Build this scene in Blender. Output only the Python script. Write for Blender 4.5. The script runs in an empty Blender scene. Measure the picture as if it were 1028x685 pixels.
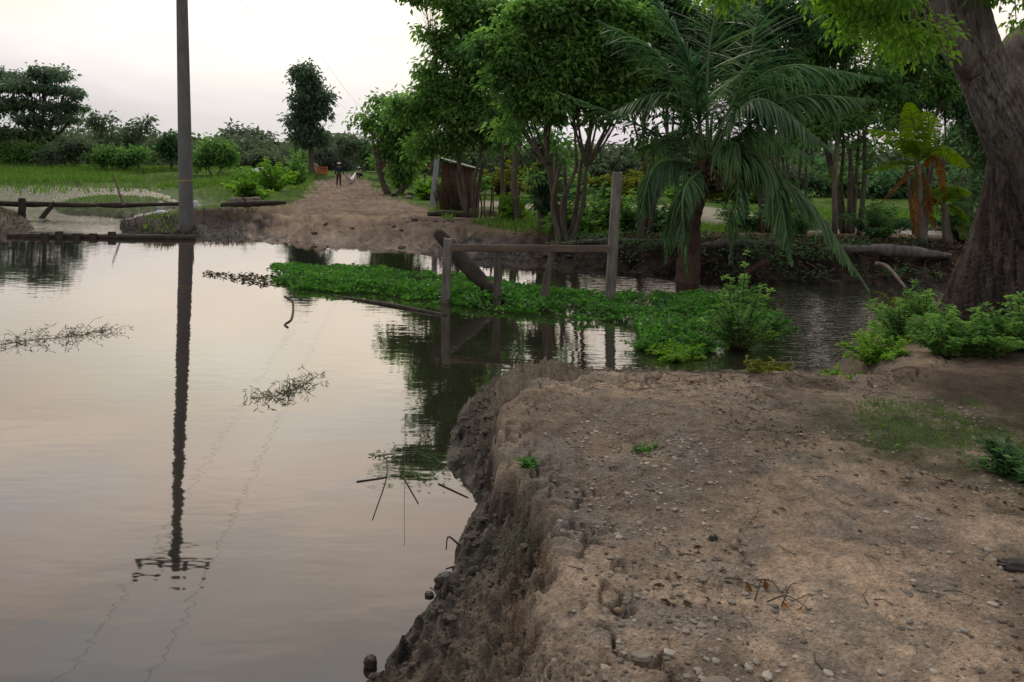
import bpy, math, random
import numpy as np
from mathutils import Vector, Matrix
rng = np.random.default_rng(7); random.seed(7)
C = bpy.context.scene.collection
S = bpy.context.scene
R = math.radians
# ------------------------------------------------------------------ camera
FPX = 800.0; PITCH = R(2); ROLL = R(1.2); CH = 1.9; CYP = 342.5-144
Fw = np.array([0, math.cos(PITCH), -math.sin(PITCH)]); U0 = np.array([0, math.sin(PITCH), math.cos(PITCH)]); R0 = np.array([1., 0, 0])
Rc = math.cos(ROLL)*R0+math.sin(ROLL)*U0; Uc = -math.sin(ROLL)*R0+math.cos(ROLL)*U0
def ray(px, py):
    return Fw+(px-514)/FPX*Rc+(CYP-py)/FPX*Uc
def G(px, py, z=0.0):            # point on the level z
    d = ray(px, py); t = (z-CH)/d[2]; return np.array([d[0]*t, d[1]*t, z])
def A(px, py, Y):                # point at the distance Y
    d = ray(px, py); t = Y/d[1]; return np.array([d[0]*t, Y, CH+d[2]*t])
cam = bpy.data.cameras.new('camera'); co = bpy.data.objects.new('camera', cam); C.objects.link(co)
cam.sensor_width = 36; cam.lens = FPX/1028*36; cam.shift_y = -144/1028; cam.clip_end = 9000; cam.clip_start = .05
M = Matrix(((Rc[0], Uc[0], -Fw[0], 0), (Rc[1], Uc[1], -Fw[1], 0), (Rc[2], Uc[2], -Fw[2], CH), (0, 0, 0, 1)))
co.matrix_world = M; S.camera = co
# ------------------------------------------------------------------ noise
def _h(ix, iy, s):
    n = (ix.astype(np.int64)*374761393+iy.astype(np.int64)*668265263+s*1442695041) & 0xffffffff
    n = ((n ^ (n >> 13))*1274126177) & 0xffffffff
    n = ((n ^ (n >> 16))*2246822519) & 0xffffffff
    return ((n ^ (n >> 15)) & 0xffffff)/float(0xffffff)
def vn(x, y, s=0):
    ix = np.floor(x); iy = np.floor(y); fx = x-ix; fy = y-iy
    fx = fx*fx*fx*(fx*(fx*6-15)+10); fy = fy*fy*fy*(fy*(fy*6-15)+10)
    a = _h(ix, iy, s); b = _h(ix+1, iy, s); c = _h(ix, iy+1, s); d = _h(ix+1, iy+1, s)
    return (a+(b-a)*fx)*(1-fy)+(c+(d-c)*fx)*fy
def fbm(x, y, o=4, s=0, g=.5):
    r = 0; a = 1; t = 0
    for i in range(o):
        ca, sa = math.cos(i*1.1+.4), math.sin(i*1.1+.4)
        r = r+a*(vn((x*ca-y*sa)*2**i, (x*sa+y*ca)*2**i, s+i*17)*2-1); t += a; a *= g
    return r/t
def worley(x, y, s=0):
    ix = np.floor(x); iy = np.floor(y); m = np.full(x.shape, 9.); v = np.zeros(x.shape)
    for dx in (-1, 0, 1):
        for dy in (-1, 0, 1):
            jx = ix+dx; jy = iy+dy
            d = (jx+_h(jx, jy, s)-x)**2+(jy+_h(jx, jy, s+5)-y)**2
            k = d < m; m = np.where(k, d, m); v = np.where(k, _h(jx, jy, s+9), v)
    return np.sqrt(m), v
def worleym(x, y, mask, s=0):
    m = np.full(x.shape, 9.); v = np.zeros(x.shape)
    if mask.any(): m[mask], v[mask] = worley(x[mask], y[mask], s)
    return m, v
def sm(x, a, b):
    t = np.clip((x-a)/(b-a), 0, 1); return t*t*(3-2*t)
def sdist(x, y, poly):           # signed distance, positive inside
    d = np.full(x.shape, 1e9); ins = np.zeros(x.shape, bool); n = len(poly)
    for i in range(n):
        ax, ay = poly[i][:2]; bx, by = poly[(i+1) % n][:2]
        ex, ey = bx-ax, by-ay; L = ex*ex+ey*ey+1e-12
        t = np.clip(((x-ax)*ex+(y-ay)*ey)/L, 0, 1)
        d = np.minimum(d, (x-ax-t*ex)**2+(y-ay-t*ey)**2)
        if ay != by:
            c = ((ay > y) != (by > y)) & (x < (bx-ax)*(y-ay)/(by-ay)+ax); ins ^= c
    d = np.sqrt(d); return np.where(ins, d, -d)
def P(z, *pts): return [tuple(G(a, b, z)[:2]) for a, b in pts]
# ------------------------------------------------------------------ terrain
polyA = P(0, (370, 685), (405, 645), (430, 610), (455, 580), (456, 555), (462, 540), (480, 505), (468, 485), (450, 470), (450, 450), (457, 430), (464, 410), (480, 392), (530, 377), (600, 373.5), (700, 371.5), (800, 371), (850, 363), (885, 345), (905, 325), (900, 305), (940, 297), (1028, 305), (1300, 312))+[(60, 10), (60, -60), (-12, -60), (-5, -5), (-1.6, 0), (-.95, 1.7)]
lipA = P(.42, (620, 700), (606, 660), (585, 600), (566, 545), (550, 500), (540, 482), (512, 468), (500, 440), (503, 412), (516, 392), (545, 378), (600, 375), (640, 377), (720, 373), (800, 371), (850, 380), (905, 380), (935, 362), (940, 335), (945, 318), (1028, 316), (1300, 318))+[(60, 9), (60, -60), (-3, -60), (0, 0), (.28, 1.6)]
polyB = P(0, (1300, 320), (1028, 300), (950, 289), (880, 286), (840, 287), (800, 284), (760, 286), (700, 283), (640, 278), (600, 276), (560, 270), (500, 262), (465, 261), (430, 256), (380, 250), (340, 248), (310, 245), (280, 246), (240, 240), (215, 242), (190, 238), (150, 237), (125, 233), (118, 227), (140, 218), (160, 213), (205, 207), (180, 203), (165, 197), (150, 190), (60, 187.5), (-200, 184))+[(-3000, 150), (-3000, 4000), (4000, 4000), (4000, 14)]
polyC = P(0, (-300, 240), (-100, 243), (0, 238), (20, 235), (33, 231), (32, 225), (20, 213), (-20, 206), (-300, 200))
polyD = P(0, (50, 210), (62, 215), (95, 217), (125, 220), (145, 214), (190, 208), (130, 204), (70, 205))
hole = P(0, (700, 236), (760, 240), (830, 244), (900, 246), (980, 250), (1150, 262), (1150, 240), (960, 233), (900, 229), (830, 231), (760, 228), (700, 226))
roadp = P(.4, (255, 221), (290, 207), (306, 196), (314, 188), (316, 184), (352, 181), (372, 184), (380, 190), (400, 200), (425, 209), (470, 220), (470, 232), (380, 240), (270, 230))
sandp = P(.3, (470, 203), (700, 206), (765, 214), (765, 222), (640, 222), (640, 213), (560, 209.5), (470, 210))
def dists(x, y):
    wob = .10*fbm(x*2.2, y*2.2, 4, 3)
    wobf = np.clip(np.hypot(x, y)/12, 0.35, 1.6)
    dA = sdist(x, y, polyA)+wob*.9*wobf
    dB = np.minimum(sdist(x, y, polyB)+wob*3.0, -sdist(x, y, hole))
    dC = sdist(x, y, polyC)+wob*2; dD = sdist(x, y, polyD)+wob*3
    return dA, dB, dC, dD
def terrain(x, y, full=False):
    x = np.asarray(x, float); y = np.asarray(y, float)
    dA, dB, dC, dD = dists(x, y)
    # near bank
    r = np.hypot(x, y)
    dl = sdist(x, y, lipA)
    rag = .055*fbm(x*5, y*5, 4, 11)+.03*fbm(x*17, y*17, 3, 12)
    west = 1-sm(x, .6, 1.4)
    dlr = dl+rag*(1.5*west+1.3*(1-west))
    wd = np.where(y < 3.4, .085+.33*sm(-y, -3.4, -2.4), .085)
    wd = np.where(x > .6, .13+1.0*sm(x, 2.6, 3.4), wd)
    scarp = sm(dlr, -wd, .02)
    mud = np.clip(dA*.62, -.5, .21+.03*fbm(x*3, y*3, 3, 48))*(1-.75*sm(x, .25, .8)*(dA > 0))
    NR = (r < 9) & (x < 1.5)
    cw, cv = worleym(x*15, y*15, NR, 21); cw2, cv2 = worleym(x*34, y*34, NR, 22)
    clod = (np.clip(.62-cw, 0, 1)*.055*cv+np.clip(.6-cw2, 0, 1)*.02*cv2)
    nearm = 1-sm(r, 8, 13)
    mudm = (1-scarp)*sm(dA, -.05, .08)*nearm
    rill = .012*fbm(x*22, y*22+x*4, 3, 31)
    hA = mud*(1-scarp)+scarp*(.405+.05*sm(dl, 0, 1.2))+mudm*(clod*2.6+.05*fbm(x*8, y*8, 5, 5, .62))
    plat = scarp*nearm*sm(dl, 0, .1)
    hA -= plat*.020*np.exp(-((x-(.55+(5.2-y)*.20)+.03*np.sin(y*3))/.07)**2)*sm(fbm(x*.9, y*.9, 2, 46), -.4, .2)
    hA -= plat*.016*np.exp(-((x-(1.55+(5.2-y)*.24))/.08)**2)*sm(fbm(x*.8+7, y*.8, 2, 46), -.3, .3)
    hA -= plat*.014*sm(fbm(x*4.2, y*4.2, 2, 45), .15, .5)
    cwp, cvp = worleym(x*26, y*26, r < 8, 44)
    hA += plat*(.022*fbm(x*1.6, y*1.6, 3, 40)+.010*fbm(x*9, y*9, 4, 41)+.0045*fbm(x*45, y*45, 3, 42)+np.clip(.42-cwp, 0, 1)*.014*(cvp > .55))
    face = scarp*(1-scarp)*4
    hA += face*nearm*(.075*fbm(x*13, y*13, 5, 47, .65)+rill)-nearm*sm(dl, -.05, .05)*(1-sm(dl, .15, .3))*.05*np.clip(1-np.abs(fbm(x*7, y*7, 3, 49))*9, 0, 1)
    hA += .16*sm(dl, .2, 2.5)*sm(x, 2.6, 5)
    hA += .07*np.exp(-((x-3.0)**2/.3+(y-5.9)**2/.12))+.05*np.exp(-((x-1.3)**2/1.5+(y-5.75)**2/.02))
    hA = np.where(dA < 0, np.clip(dA*.35, -.45, 0), hA)
    # far bank
    wB = 4.2-2.6*sm(x, -3.5, 1.0)
    topB = .40+.08*sm(x, 1, 3)*(1-sm(y, 18, 24))-.12*sm(y, 26, 34)*sm(x, -2, 2)
    hB = topB*(1-(1-np.clip(dB/wB, 0, 1))**1.6)
    rough = np.exp(-((dB-wB*.35)/(wB*.7))**2)
    c3, v3 = worleym(x*2.3, y*2.3, (r > 11) & (r < 60), 51)
    hB += rough*(.15*fbm(x*1.3, y*1.3, 5, 50)+.11*fbm(x*4, y*4, 4, 57)+np.clip(.6-c3, 0, 1)*.12*v3)*sm(dB, 0, .5)
    hB += .02*fbm(x*.8, y*.8, 4, 53)-.07*sm(fbm(x*.9, y*1.6, 4, 58), .0, .25)*sm(dB, .1, .8)*(1-sm(dB, 2.5, 4.5))+.06*fbm(x*.08, y*.08, 3, 54)*sm(r, 40, 90)
    hB += .28*np.exp(-((x+10.2)**2/2.2+(y-22.6)**2/1.6))
    hB += .9*sm(y, 60, 95)*(1-sm(x, -18, -10))
    hB += 9*sm(r, 160, 600)*sm(fbm(x*.004, y*.004, 2, 60), -.6, .9)
    hB = np.where(dB < 0, np.clip(dB*.4, -.5, 0), hB)
    hC = np.where(dC > 0, .62*(1-np.exp(-dC/1.0))+.06*fbm(x*1.5, y*1.5, 4, 52), np.clip(dC*.4, -.5, 0))
    hD = np.where(dD > 0, .42*(1-np.exp(-dD/.5))+.05*fbm(x*1.7, y*1.7, 4, 56), np.clip(dD*.4, -.5, 0))
    h = np.maximum(np.maximum(hA, hB), np.maximum(hC, hD))
    if not full: return h
    return h, dict(dA=dA, dB=dB, dC=dC, dD=dD, scarp=scarp, dl=dl, r=r, plat=plat, mudm=mudm, rough=rough, wB=wB, face=face)
def hz(x, y): return float(terrain(np.array([x]), np.array([y]))[0])
def lerp(a, b, t): return a+(b-a)*t[..., None]
V3 = lambda *c: np.array(c, float)
def tcolor(x, y, q):
    n1 = fbm(x*1.1, y*1.1, 5, 70)*.5+.5; n2 = fbm(x*6, y*6, 5, 71)*.5+.5; n3 = fbm(x*28, y*28, 3, 72)*.5+.5
    z = np.zeros(x.shape)
    # near plateau
    cA = lerp(V3(.145, .115, .090), V3(.300, .232, .170), sm(n1, .25, .8))
    cA = lerp(cA, V3(.14, .125, .11), .7*sm(n2, .42, .7)*(1-sm(x, 1.5, 2.8)))
    cA = cA*(.74+.52*n3)[..., None]
    trk = np.exp(-((x-(.72+(5.2-y)*.22))/.42)**2)*sm(y, 1.5, 2.5)
    cA = lerp(cA, cA*V3(1.22, 1.16, 1.08)+.015, trk*(.2+.4*sm(n1, .3, .6)))
    cA = cA*(1-.33*sm(fbm(x*1.9+4, y*1.9, 5, 76), .05, .42)*(1-trk*.7))[..., None]
    cA = lerp(cA, V3(.045, .032, .024), .55*sm(fbm(x*2.6+9, y*2.6, 4, 75), .05, .5)*sm(x, .9, 2.4))
    cA = lerp(cA, V3(.20, .165, .13), q['face']*.55)
    wet = lerp(V3(.020, .018, .015), V3(.105, .092, .074), sm(n2*.5+n3*.5, .3, .7))
    wet = lerp(wet, V3(.150, .122, .092), sm(q['dA'], .06, .40)*.75)
    org = np.exp(-(((x-.17)/.13)**2+((y-2.95)/.30)**2))
    wet = lerp(wet, V3(.17, .075, .035), org*.8*sm(n2, .3, .6))
    grn = np.exp(-(((x-.05)/.12)**2+((y-3.5)/.25)**2)); wet = lerp(wet, V3(.03, .045, .02), grn*.6)
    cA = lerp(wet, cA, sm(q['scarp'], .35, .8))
    gA = sm(sdist(x, y, P(.5, (830, 445), (850, 400), (900, 392), (1028, 400), (1200, 420), (1200, 520), (1028, 500), (1000, 455), (900, 460))), -.5, .5)*sm(n2, .35, .6)
    cA = lerp(cA, V3(.035, .055, .02), gA*.75)
    tree_shade = sm(sdist(x, y, P(.5, (880, 375), (930, 330), (1300, 330), (1300, 470), (1028, 470), (960, 400))), -.25, .7)  # shade around the leaning tree's foot, painted into the earth colour
    cA = lerp(cA, V3(.05, .037, .028), tree_shade*.75)
    # far bank
    grass = lerp(V3(.035, .07, .012), V3(.09, .15, .03), sm(n1*.6+n2*.4, .3, .7))
    mudB = lerp(V3(.020, .019, .020), V3(.115, .100, .092), sm(n1*.35+n2*.65, .36, .68))
    road = lerp(V3(.13, .098, .076), V3(.245, .185, .140), sm(n2*.5+n1*.5, .3, .7))
    road = road*(.75+.5*n3)[..., None]
    rd = sm(sdist(x, y, roadp)+.8*(n2-.5)*2, -.3, .5)
    drt = lerp(V3(.12, .09, .06), V3(.19, .15, .10), n2)
    mudB = lerp(V3(.012, .011, .011), mudB, sm(q['dB']+.35*(n2-.5), .05, .7))
    cB = lerp(mudB, drt, sm(q['dB']/q['wB'], .55, 1.05))
    back = sm(y, 23, 29)*sm(x+.25*y, 3.0, 5.5)+sm(y, 30, 40)*(1-sm(x, -40, -30)*0)
    back = np.clip(back, 0, 1)*sm(q['dB'], .2, 1)
    left = (1-sm(x, -9.5, -7.8))*sm(y, 27.5, 30.)
    cB = lerp(cB, grass, np.clip(back+left, 0, 1))
    rim = np.exp(-((y-(24.2+.1*x))/.5)**2)*sm(x, -8, -6)*(1-sm(x, -1, 1))
    cB = lerp(cB, road, rd)
    cB = lerp(cB, V3(.36, .28, .18), rim*.6*sm(n2, .3, .6))
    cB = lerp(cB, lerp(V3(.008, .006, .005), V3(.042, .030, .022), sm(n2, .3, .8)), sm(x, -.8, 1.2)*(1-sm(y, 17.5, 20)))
    sd = sm(sdist(x, y, sandp), -.3, .5); cB = lerp(cB, V3(.27, .26, .19), sd)
    isB = (q['dB'] > np.maximum(q['dA'], -50)) 
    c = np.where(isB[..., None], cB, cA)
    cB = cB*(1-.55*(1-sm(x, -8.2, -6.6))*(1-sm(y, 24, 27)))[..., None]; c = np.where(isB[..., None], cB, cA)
    cc = lerp(V3(.016, .015, .010), V3(.055, .047, .028), n2)
    cd = lerp(V3(.02, .03, .012), V3(.07, .09, .03), n2)
    c = np.where((q['dC'] > 0)[..., None], cc, c); c = np.where((q['dD'] > 0)[..., None], cd, c)
    un = sm(-np.maximum(np.maximum(q['dA'], q['dB']), np.maximum(q['dC'], q['dD'])), 0, .15)
    c = lerp(c, V3(.02, .018, .015), un)
    wetA = np.clip((1-q['scarp'])*(1-sm(q['dA'], .02, .45)), 0, 1); wetB = 1-sm(q['dB']/q['wB'], .1, .6)
    w = np.where(isB, wetB, wetA)
    return np.clip(c, 0, 1), w
# ------------------------------------------------------------------ mesh builder
class MB:
    def __init__(s): s.v = []; s.f4 = []; s.f3 = []; s.t = []; s.n = 0
    def add(s, v, f4=None, f3=None, tone=None):
        v = np.asarray(v, float).reshape(-1, 3)
        if f4 is not None and len(f4): s.f4.append(np.asarray(f4, np.int64)+s.n)
        if f3 is not None and len(f3): s.f3.append(np.asarray(f3, np.int64)+s.n)
        s.v.append(v); s.t.append(np.broadcast_to(np.asarray(.5 if tone is None else tone, float), (len(v),)).copy()); s.n += len(v)
    def build(s, name, mat, parent=None, smooth=True, origin=None):
        v = np.concatenate(s.v) if s.v else np.zeros((0, 3)); t = np.concatenate(s.t)
        f4 = np.concatenate(s.f4) if s.f4 else np.zeros((0, 4), np.int64)
        f3 = np.concatenate(s.f3) if s.f3 else np.zeros((0, 3), np.int64)
        o = np.zeros(3)
        if parent is not None: o = np.array(parent.location)
        elif origin is not None: o = np.array(origin, float)
        me = bpy.data.meshes.new(name)
        me.vertices.add(len(v)); me.vertices.foreach_set('co', (v-o).astype(np.float32).ravel())
        nl = f4.size+f3.size; me.loops.add(nl)
        me.loops.foreach_set('vertex_index', np.concatenate([f4.ravel(), f3.ravel()]).astype(np.int32))
        me.polygons.add(len(f4)+len(f3))
        st = np.concatenate([np.arange(len(f4))*4, f4.size+np.arange(len(f3))*3]).astype(np.int32)
        me.polygons.foreach_set('loop_start', st)
        me.update(calc_edges=True); me.validate()
        me.polygons.foreach_set('use_smooth', np.full(len(me.polygons), smooth))
        a = me.attributes.new('tone', 'FLOAT', 'POINT'); a.data.foreach_set('value', t.astype(np.float32))
        me.materials.append(mat)
        ob = bpy.data.objects.new(name, me); C.objects.link(ob)
        if parent is not None: ob.parent = parent
        else: ob.location = o
        return ob
def tag(o, label=None, cat=None, group=None, kind=None):
    if label: o['label'] = label
    if cat: o['category'] = cat
    if group: o['group'] = group
    if kind: o['kind'] = kind
    return o
def empty(name, loc, label, cat, group=None):
    o = bpy.data.objects.new(name, None); C.objects.link(o); o.location = [float(a) for a in loc]; o.empty_display_size = .2
    return tag(o, label, cat, group)
def spline(pts, n):
    p = np.array(pts, float)
    if len(p) == 2: 
        t = np.linspace(0, 1, n)[:, None]; return p[0]*(1-t)+p[1]*t
    q = np.vstack([2*p[0]-p[1], p, 2*p[-1]-p[-2]]); out = []
    ts = np.linspace(0, len(p)-1-1e-6, n)
    for t in ts:
        i = int(t); f = t-i; a, b, c, d = q[i:i+4]
        out.append(.5*((2*b)+(-a+c)*f+(2*a-5*b+4*c-d)*f*f+(-a+3*b-3*c+d)*f**3))
    return np.array(out)
def tube(mb, pts, rad, sides=6, tone=.5, cap=True, disp=None):
    p = np.array(pts, float); n = len(p); rad = np.interp(np.linspace(0, 1, n), np.linspace(0, 1, len(rad)), rad) if np.ndim(rad) else np.full(n, rad)
    T = np.gradient(p, axis=0); T /= np.linalg.norm(T, axis=1)[:, None]+1e-9
    ref = np.array([0, 0, 1.]) if abs(T[:, 2]).mean() < .8 else np.array([0, 1., 0])
    N = np.cross(T, ref); N /= np.linalg.norm(N, axis=1)[:, None]+1e-9; B = np.cross(T, N)
    a = np.arange(sides)/sides*2*math.pi
    rr = rad[:, None]*np.ones(sides)
    if disp is not None: rr = rr*disp(np.linspace(0, 1, n)[:, None], a[None, :])
    v = p[:, None, :]+rr[..., None]*(np.cos(a)[None, :, None]*N[:, None, :]+np.sin(a)[None, :, None]*B[:, None, :])
    v = v.reshape(-1, 3)
    i = np.arange(n-1)[:, None]*sides; j = np.arange(sides)[None, :]; k = (j+1) % sides
    f = np.stack([i+j, i+k, i+sides+k, i+sides+j], -1).reshape(-1, 4)
    f3 = None
    if cap:
        v = np.vstack([v, p[0], p[-1]]); c0 = n*sides; jj = np.arange(sides); kk = (jj+1) % sides
        f3 = np.vstack([np.stack([kk, jj, np.full(sides, c0)], -1), np.stack([(n-1)*sides+jj, (n-1)*sides+kk, np.full(sides, c0+1)], -1)])
    mb.add(v, f, f3, tone)
def nrm(v): return v/(np.linalg.norm(v, axis=-1, keepdims=True)+1e-9)
def leaves(mb, c, d, L, W, tone, fold=.25, up=None):
    """one folded four-vertex leaf per row: base point c, direction d, length L, width W"""
    n = len(c); d = nrm(d)
    r = rng.normal(size=(n, 3)) if up is None else np.broadcast_to(up, (n, 3))+rng.normal(size=(n, 3))*.45
    s = nrm(np.cross(d, r)); u = np.cross(s, d)
    L = np.broadcast_to(L, (n,))[:, None]; W = np.broadcast_to(W, (n,))[:, None]
    b = c; tip = c+d*L-u*L*.12
    l = c+d*L*.45+s*W*.5+u*W*fold; q = c+d*L*.45-s*W*.5+u*W*fold
    v = np.stack([b, l, tip, q], 1).reshape(-1, 3)
    i = np.arange(n)[:, None]*4
    f3 = np.concatenate([i+np.array([0, 1, 2]), i+np.array([0, 2, 3])])
    mb.add(v, None, f3, np.repeat(np.broadcast_to(tone, (n,)), 4))
# ------------------------------------------------------------------ materials
def nm(name):
    m = bpy.data.materials.new(name); m.use_nodes = True; nt = m.node_tree; nt.nodes.clear()
    out = nt.nodes.new('ShaderNodeOutputMaterial'); return m, nt, nt.nodes, nt.links, out
def nd(nt, t, ins=None, **kw):
    n = nt.nodes.new(t)
    for k, v in kw.items(): setattr(n, k, v)
    if ins:
        for k, v in ins.items():
            if isinstance(v, bpy.types.NodeSocket): nt.links.new(v, n.inputs[k])
            else: n.inputs[k].default_value = v
    return n
def ramp(nt, fac, stops):
    n = nt.nodes.new('ShaderNodeValToRGB'); nt.links.new(fac, n.inputs[0]); e = n.color_ramp.elements
    while len(e) < len(stops): e.new(.5)
    for i, (p, c) in enumerate(stops): e[i].position = p; e[i].color = (*c, 1)
    return n.outputs[0]
def leafmat(name, dark, light, tr=.35, rough=.5, spec=.25):
    m, nt, N, L, out = nm(name)
    at = nd(nt, 'ShaderNodeAttribute', attribute_name='tone')
    col = ramp(nt, at.outputs['Fac'], [(0, dark), (1, light)])
    no = nd(nt, 'ShaderNodeTexNoise', {'Scale': 9.0, 'Detail': 2.0}); tc = nd(nt, 'ShaderNodeTexCoord'); L.new(tc.outputs['Object'], no.inputs['Vector'])
    hs = nd(nt, 'ShaderNodeHueSaturation', {'Color': col, 'Value': nd(nt, 'ShaderNodeMapRange', {'Value': no.outputs['Fac'], 'To Min': .65, 'To Max': 1.35}).outputs[0]})
    b = nd(nt, 'ShaderNodeBsdfPrincipled', {'Base Color': hs.outputs[0], 'Roughness': rough, 'Specular IOR Level': spec})
    t = nd(nt, 'ShaderNodeBsdfTranslucent', {'Color': nd(nt, 'ShaderNodeHueSaturation', {'Color': hs.outputs[0], 'Saturation': 1.15, 'Value': 1.6}).outputs[0]})
    mx = nd(nt, 'ShaderNodeMixShader', {'Fac': tr}); L.new(b.outputs[0], mx.inputs[1]); L.new(t.outputs[0], mx.inputs[2]); L.new(mx.outputs[0], out.inputs[0]); return m
def roughmat(name, c1, c2, scale=6, stretch=(1, 1, 1), rough=.9, bump=.4, dist=.02, detail=6, tonemix=0):
    m, nt, N, L, out = nm(name)
    tc = nd(nt, 'ShaderNodeTexCoord'); mp = nd(nt, 'ShaderNodeMapping', {'Vector': tc.outputs['Object'], 'Scale': stretch})
    no = nd(nt, 'ShaderNodeTexNoise', {'Vector': mp.outputs[0], 'Scale': scale, 'Detail': detail, 'Roughness': .65})
    fac = no.outputs['Fac']
    if tonemix:
        at = nd(nt, 'ShaderNodeAttribute', attribute_name='tone')
        fac = nd(nt, 'ShaderNodeMix', {'Factor': tonemix, 'A': fac, 'B': at.outputs['Fac']}).outputs[0]
    col = ramp(nt, fac, [(.3, c1), (.7, c2)])
    bp = nd(nt, 'ShaderNodeBump', {'Height': no.outputs['Fac'], 'Strength': bump, 'Distance': dist})
    b = nd(nt, 'ShaderNodeBsdfPrincipled', {'Base Color': col, 'Roughness': rough, 'Specular IOR Level': .2, 'Normal': bp.outputs[0]})
    L.new(b.outputs[0], out.inputs[0]); return m
LM = {
 'dark': leafmat('foliage_dark', (.040, .092, .046), (.150, .275, .100), .5),
 'mid': leafmat('foliage_mid', (.050, .120, .045), (.210, .370, .095), .52),
 'bright': leafmat('foliage_bright', (.070, .165, .030), (.220, .380, .065), .5),
 'grey': leafmat('foliage_grey_green', (.085, .110, .085), (.150, .185, .125), .3),  # greyed and lifted: distance haze put into the leaf colour
 'far': leafmat('foliage_far', (.075, .110, .070), (.160, .215, .110), .35),  # distance haze painted into the leaf colour, no mist in the scene
 'mat': leafmat('water_plant', (.022, .075, .018), (.115, .290, .055), .4, .4),
 'grass': leafmat('grass_blades', (.055, .12, .022), (.150, .26, .055), .4),
 'yellow': leafmat('foliage_yellow_green', (.06, .09, .015), (.20, .21, .03), .35),
 'palm': leafmat('palm_leaf', (.040, .095, .045), (.155, .270, .100), .42, .45, .4),
 'banana': leafmat('banana_leaf', (.05, .10, .012), (.15, .24, .03), .5, .4),
 'dead': leafmat('dead_leaf', (.07, .025, .010), (.30, .13, .028), .35, .7),
 'dist': leafmat('foliage_distant', (.065, .110, .075), (.160, .235, .130), .45),
 'reed': leafmat('pale_reed', (.07, .075, .045), (.20, .21, .13), .3, .7),
 'dry': leafmat('dry_stalks', (.06, .045, .03), (.16, .12, .07), .2, .8),
}
BM = {
 'bark': roughmat('tree_bark', (.045, .037, .030), (.15, .125, .10), 9, (1, 1, .25)),
 'palebark': roughmat('pale_bark', (.10, .085, .065), (.22, .19, .15), 9, (1, 1, .3)),
 'wood': roughmat('weathered_wood', (.045, .040, .034), (.17, .15, .125), 14, (1, 1, .12), .85, .6, .012),
 'greywood': roughmat('grey_timber', (.075, .07, .064), (.25, .235, .21), 12, (1, 1, .15), .85, .5, .01),
 'railwood': roughmat('rail_wood', (.045, .036, .028), (.16, .125, .095), 12, (.12, 1, 1), .85, .6, .012),
 'darkwood': roughmat('dark_wet_wood', (.018, .015, .012), (.06, .048, .036), 8, (1, 1, .4), .7, .6, .02),
 'concrete': roughmat('pole_concrete', (.10, .10, .10), (.17, .17, .165), 5, (1, 1, .3), .85, .25, .01),
 'stone': roughmat('stone', (.09, .075, .062), (.27, .24, .20), 18, (1, 1, 1), .85, .5, .01, 6, .6),
 'chip': roughmat('pale_chip', (.14, .12, .10), (.34, .31, .27), 12, rough=.85, tonemix=.6),
 'mudclod': roughmat('dried_mud', (.028, .023, .019), (.10, .082, .066), 14, rough=.85),
 'darkstone': roughmat('wet_dark_stone', (.012, .010, .009), (.05, .042, .036), 14, (1, 1, 1), .45, .6, .01),
 'twig': roughmat('twig', (.03, .024, .018), (.10, .08, .06), 20),
 'clay': roughmat('brown_boards', (.04, .02, .015), (.10, .048, .034), 6, (1, 1, .3)),
 'tin': roughmat('tin_roof', (.20, .19, .185), (.34, .33, .32), 4),
 'white': roughmat('white_plastic', (.42, .43, .45), (.62, .63, .66), 6, rough=.6),
 'orange': roughmat('orange_plastic', (.30, .065, .035), (.45, .12, .06), 3, rough=.6),
 'cloth': roughmat('dark_blue_cloth', (.012, .016, .03), (.03, .04, .065), 12),
 'trous': roughmat('brown_cloth', (.05, .028, .024), (.09, .05, .04), 12),
 'skin': roughmat('skin', (.10, .055, .035), (.14, .08, .05), 8, rough=.6),
 'wire': roughmat('wire', (.03, .03, .03), (.05, .05, .05), 3),
 'sack': roughmat('sack', (.28, .25, .18), (.42, .38, .28), 6),
 'yband': roughmat('yellow_band', (.30, .26, .05), (.40, .35, .08), 6),
}
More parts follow.
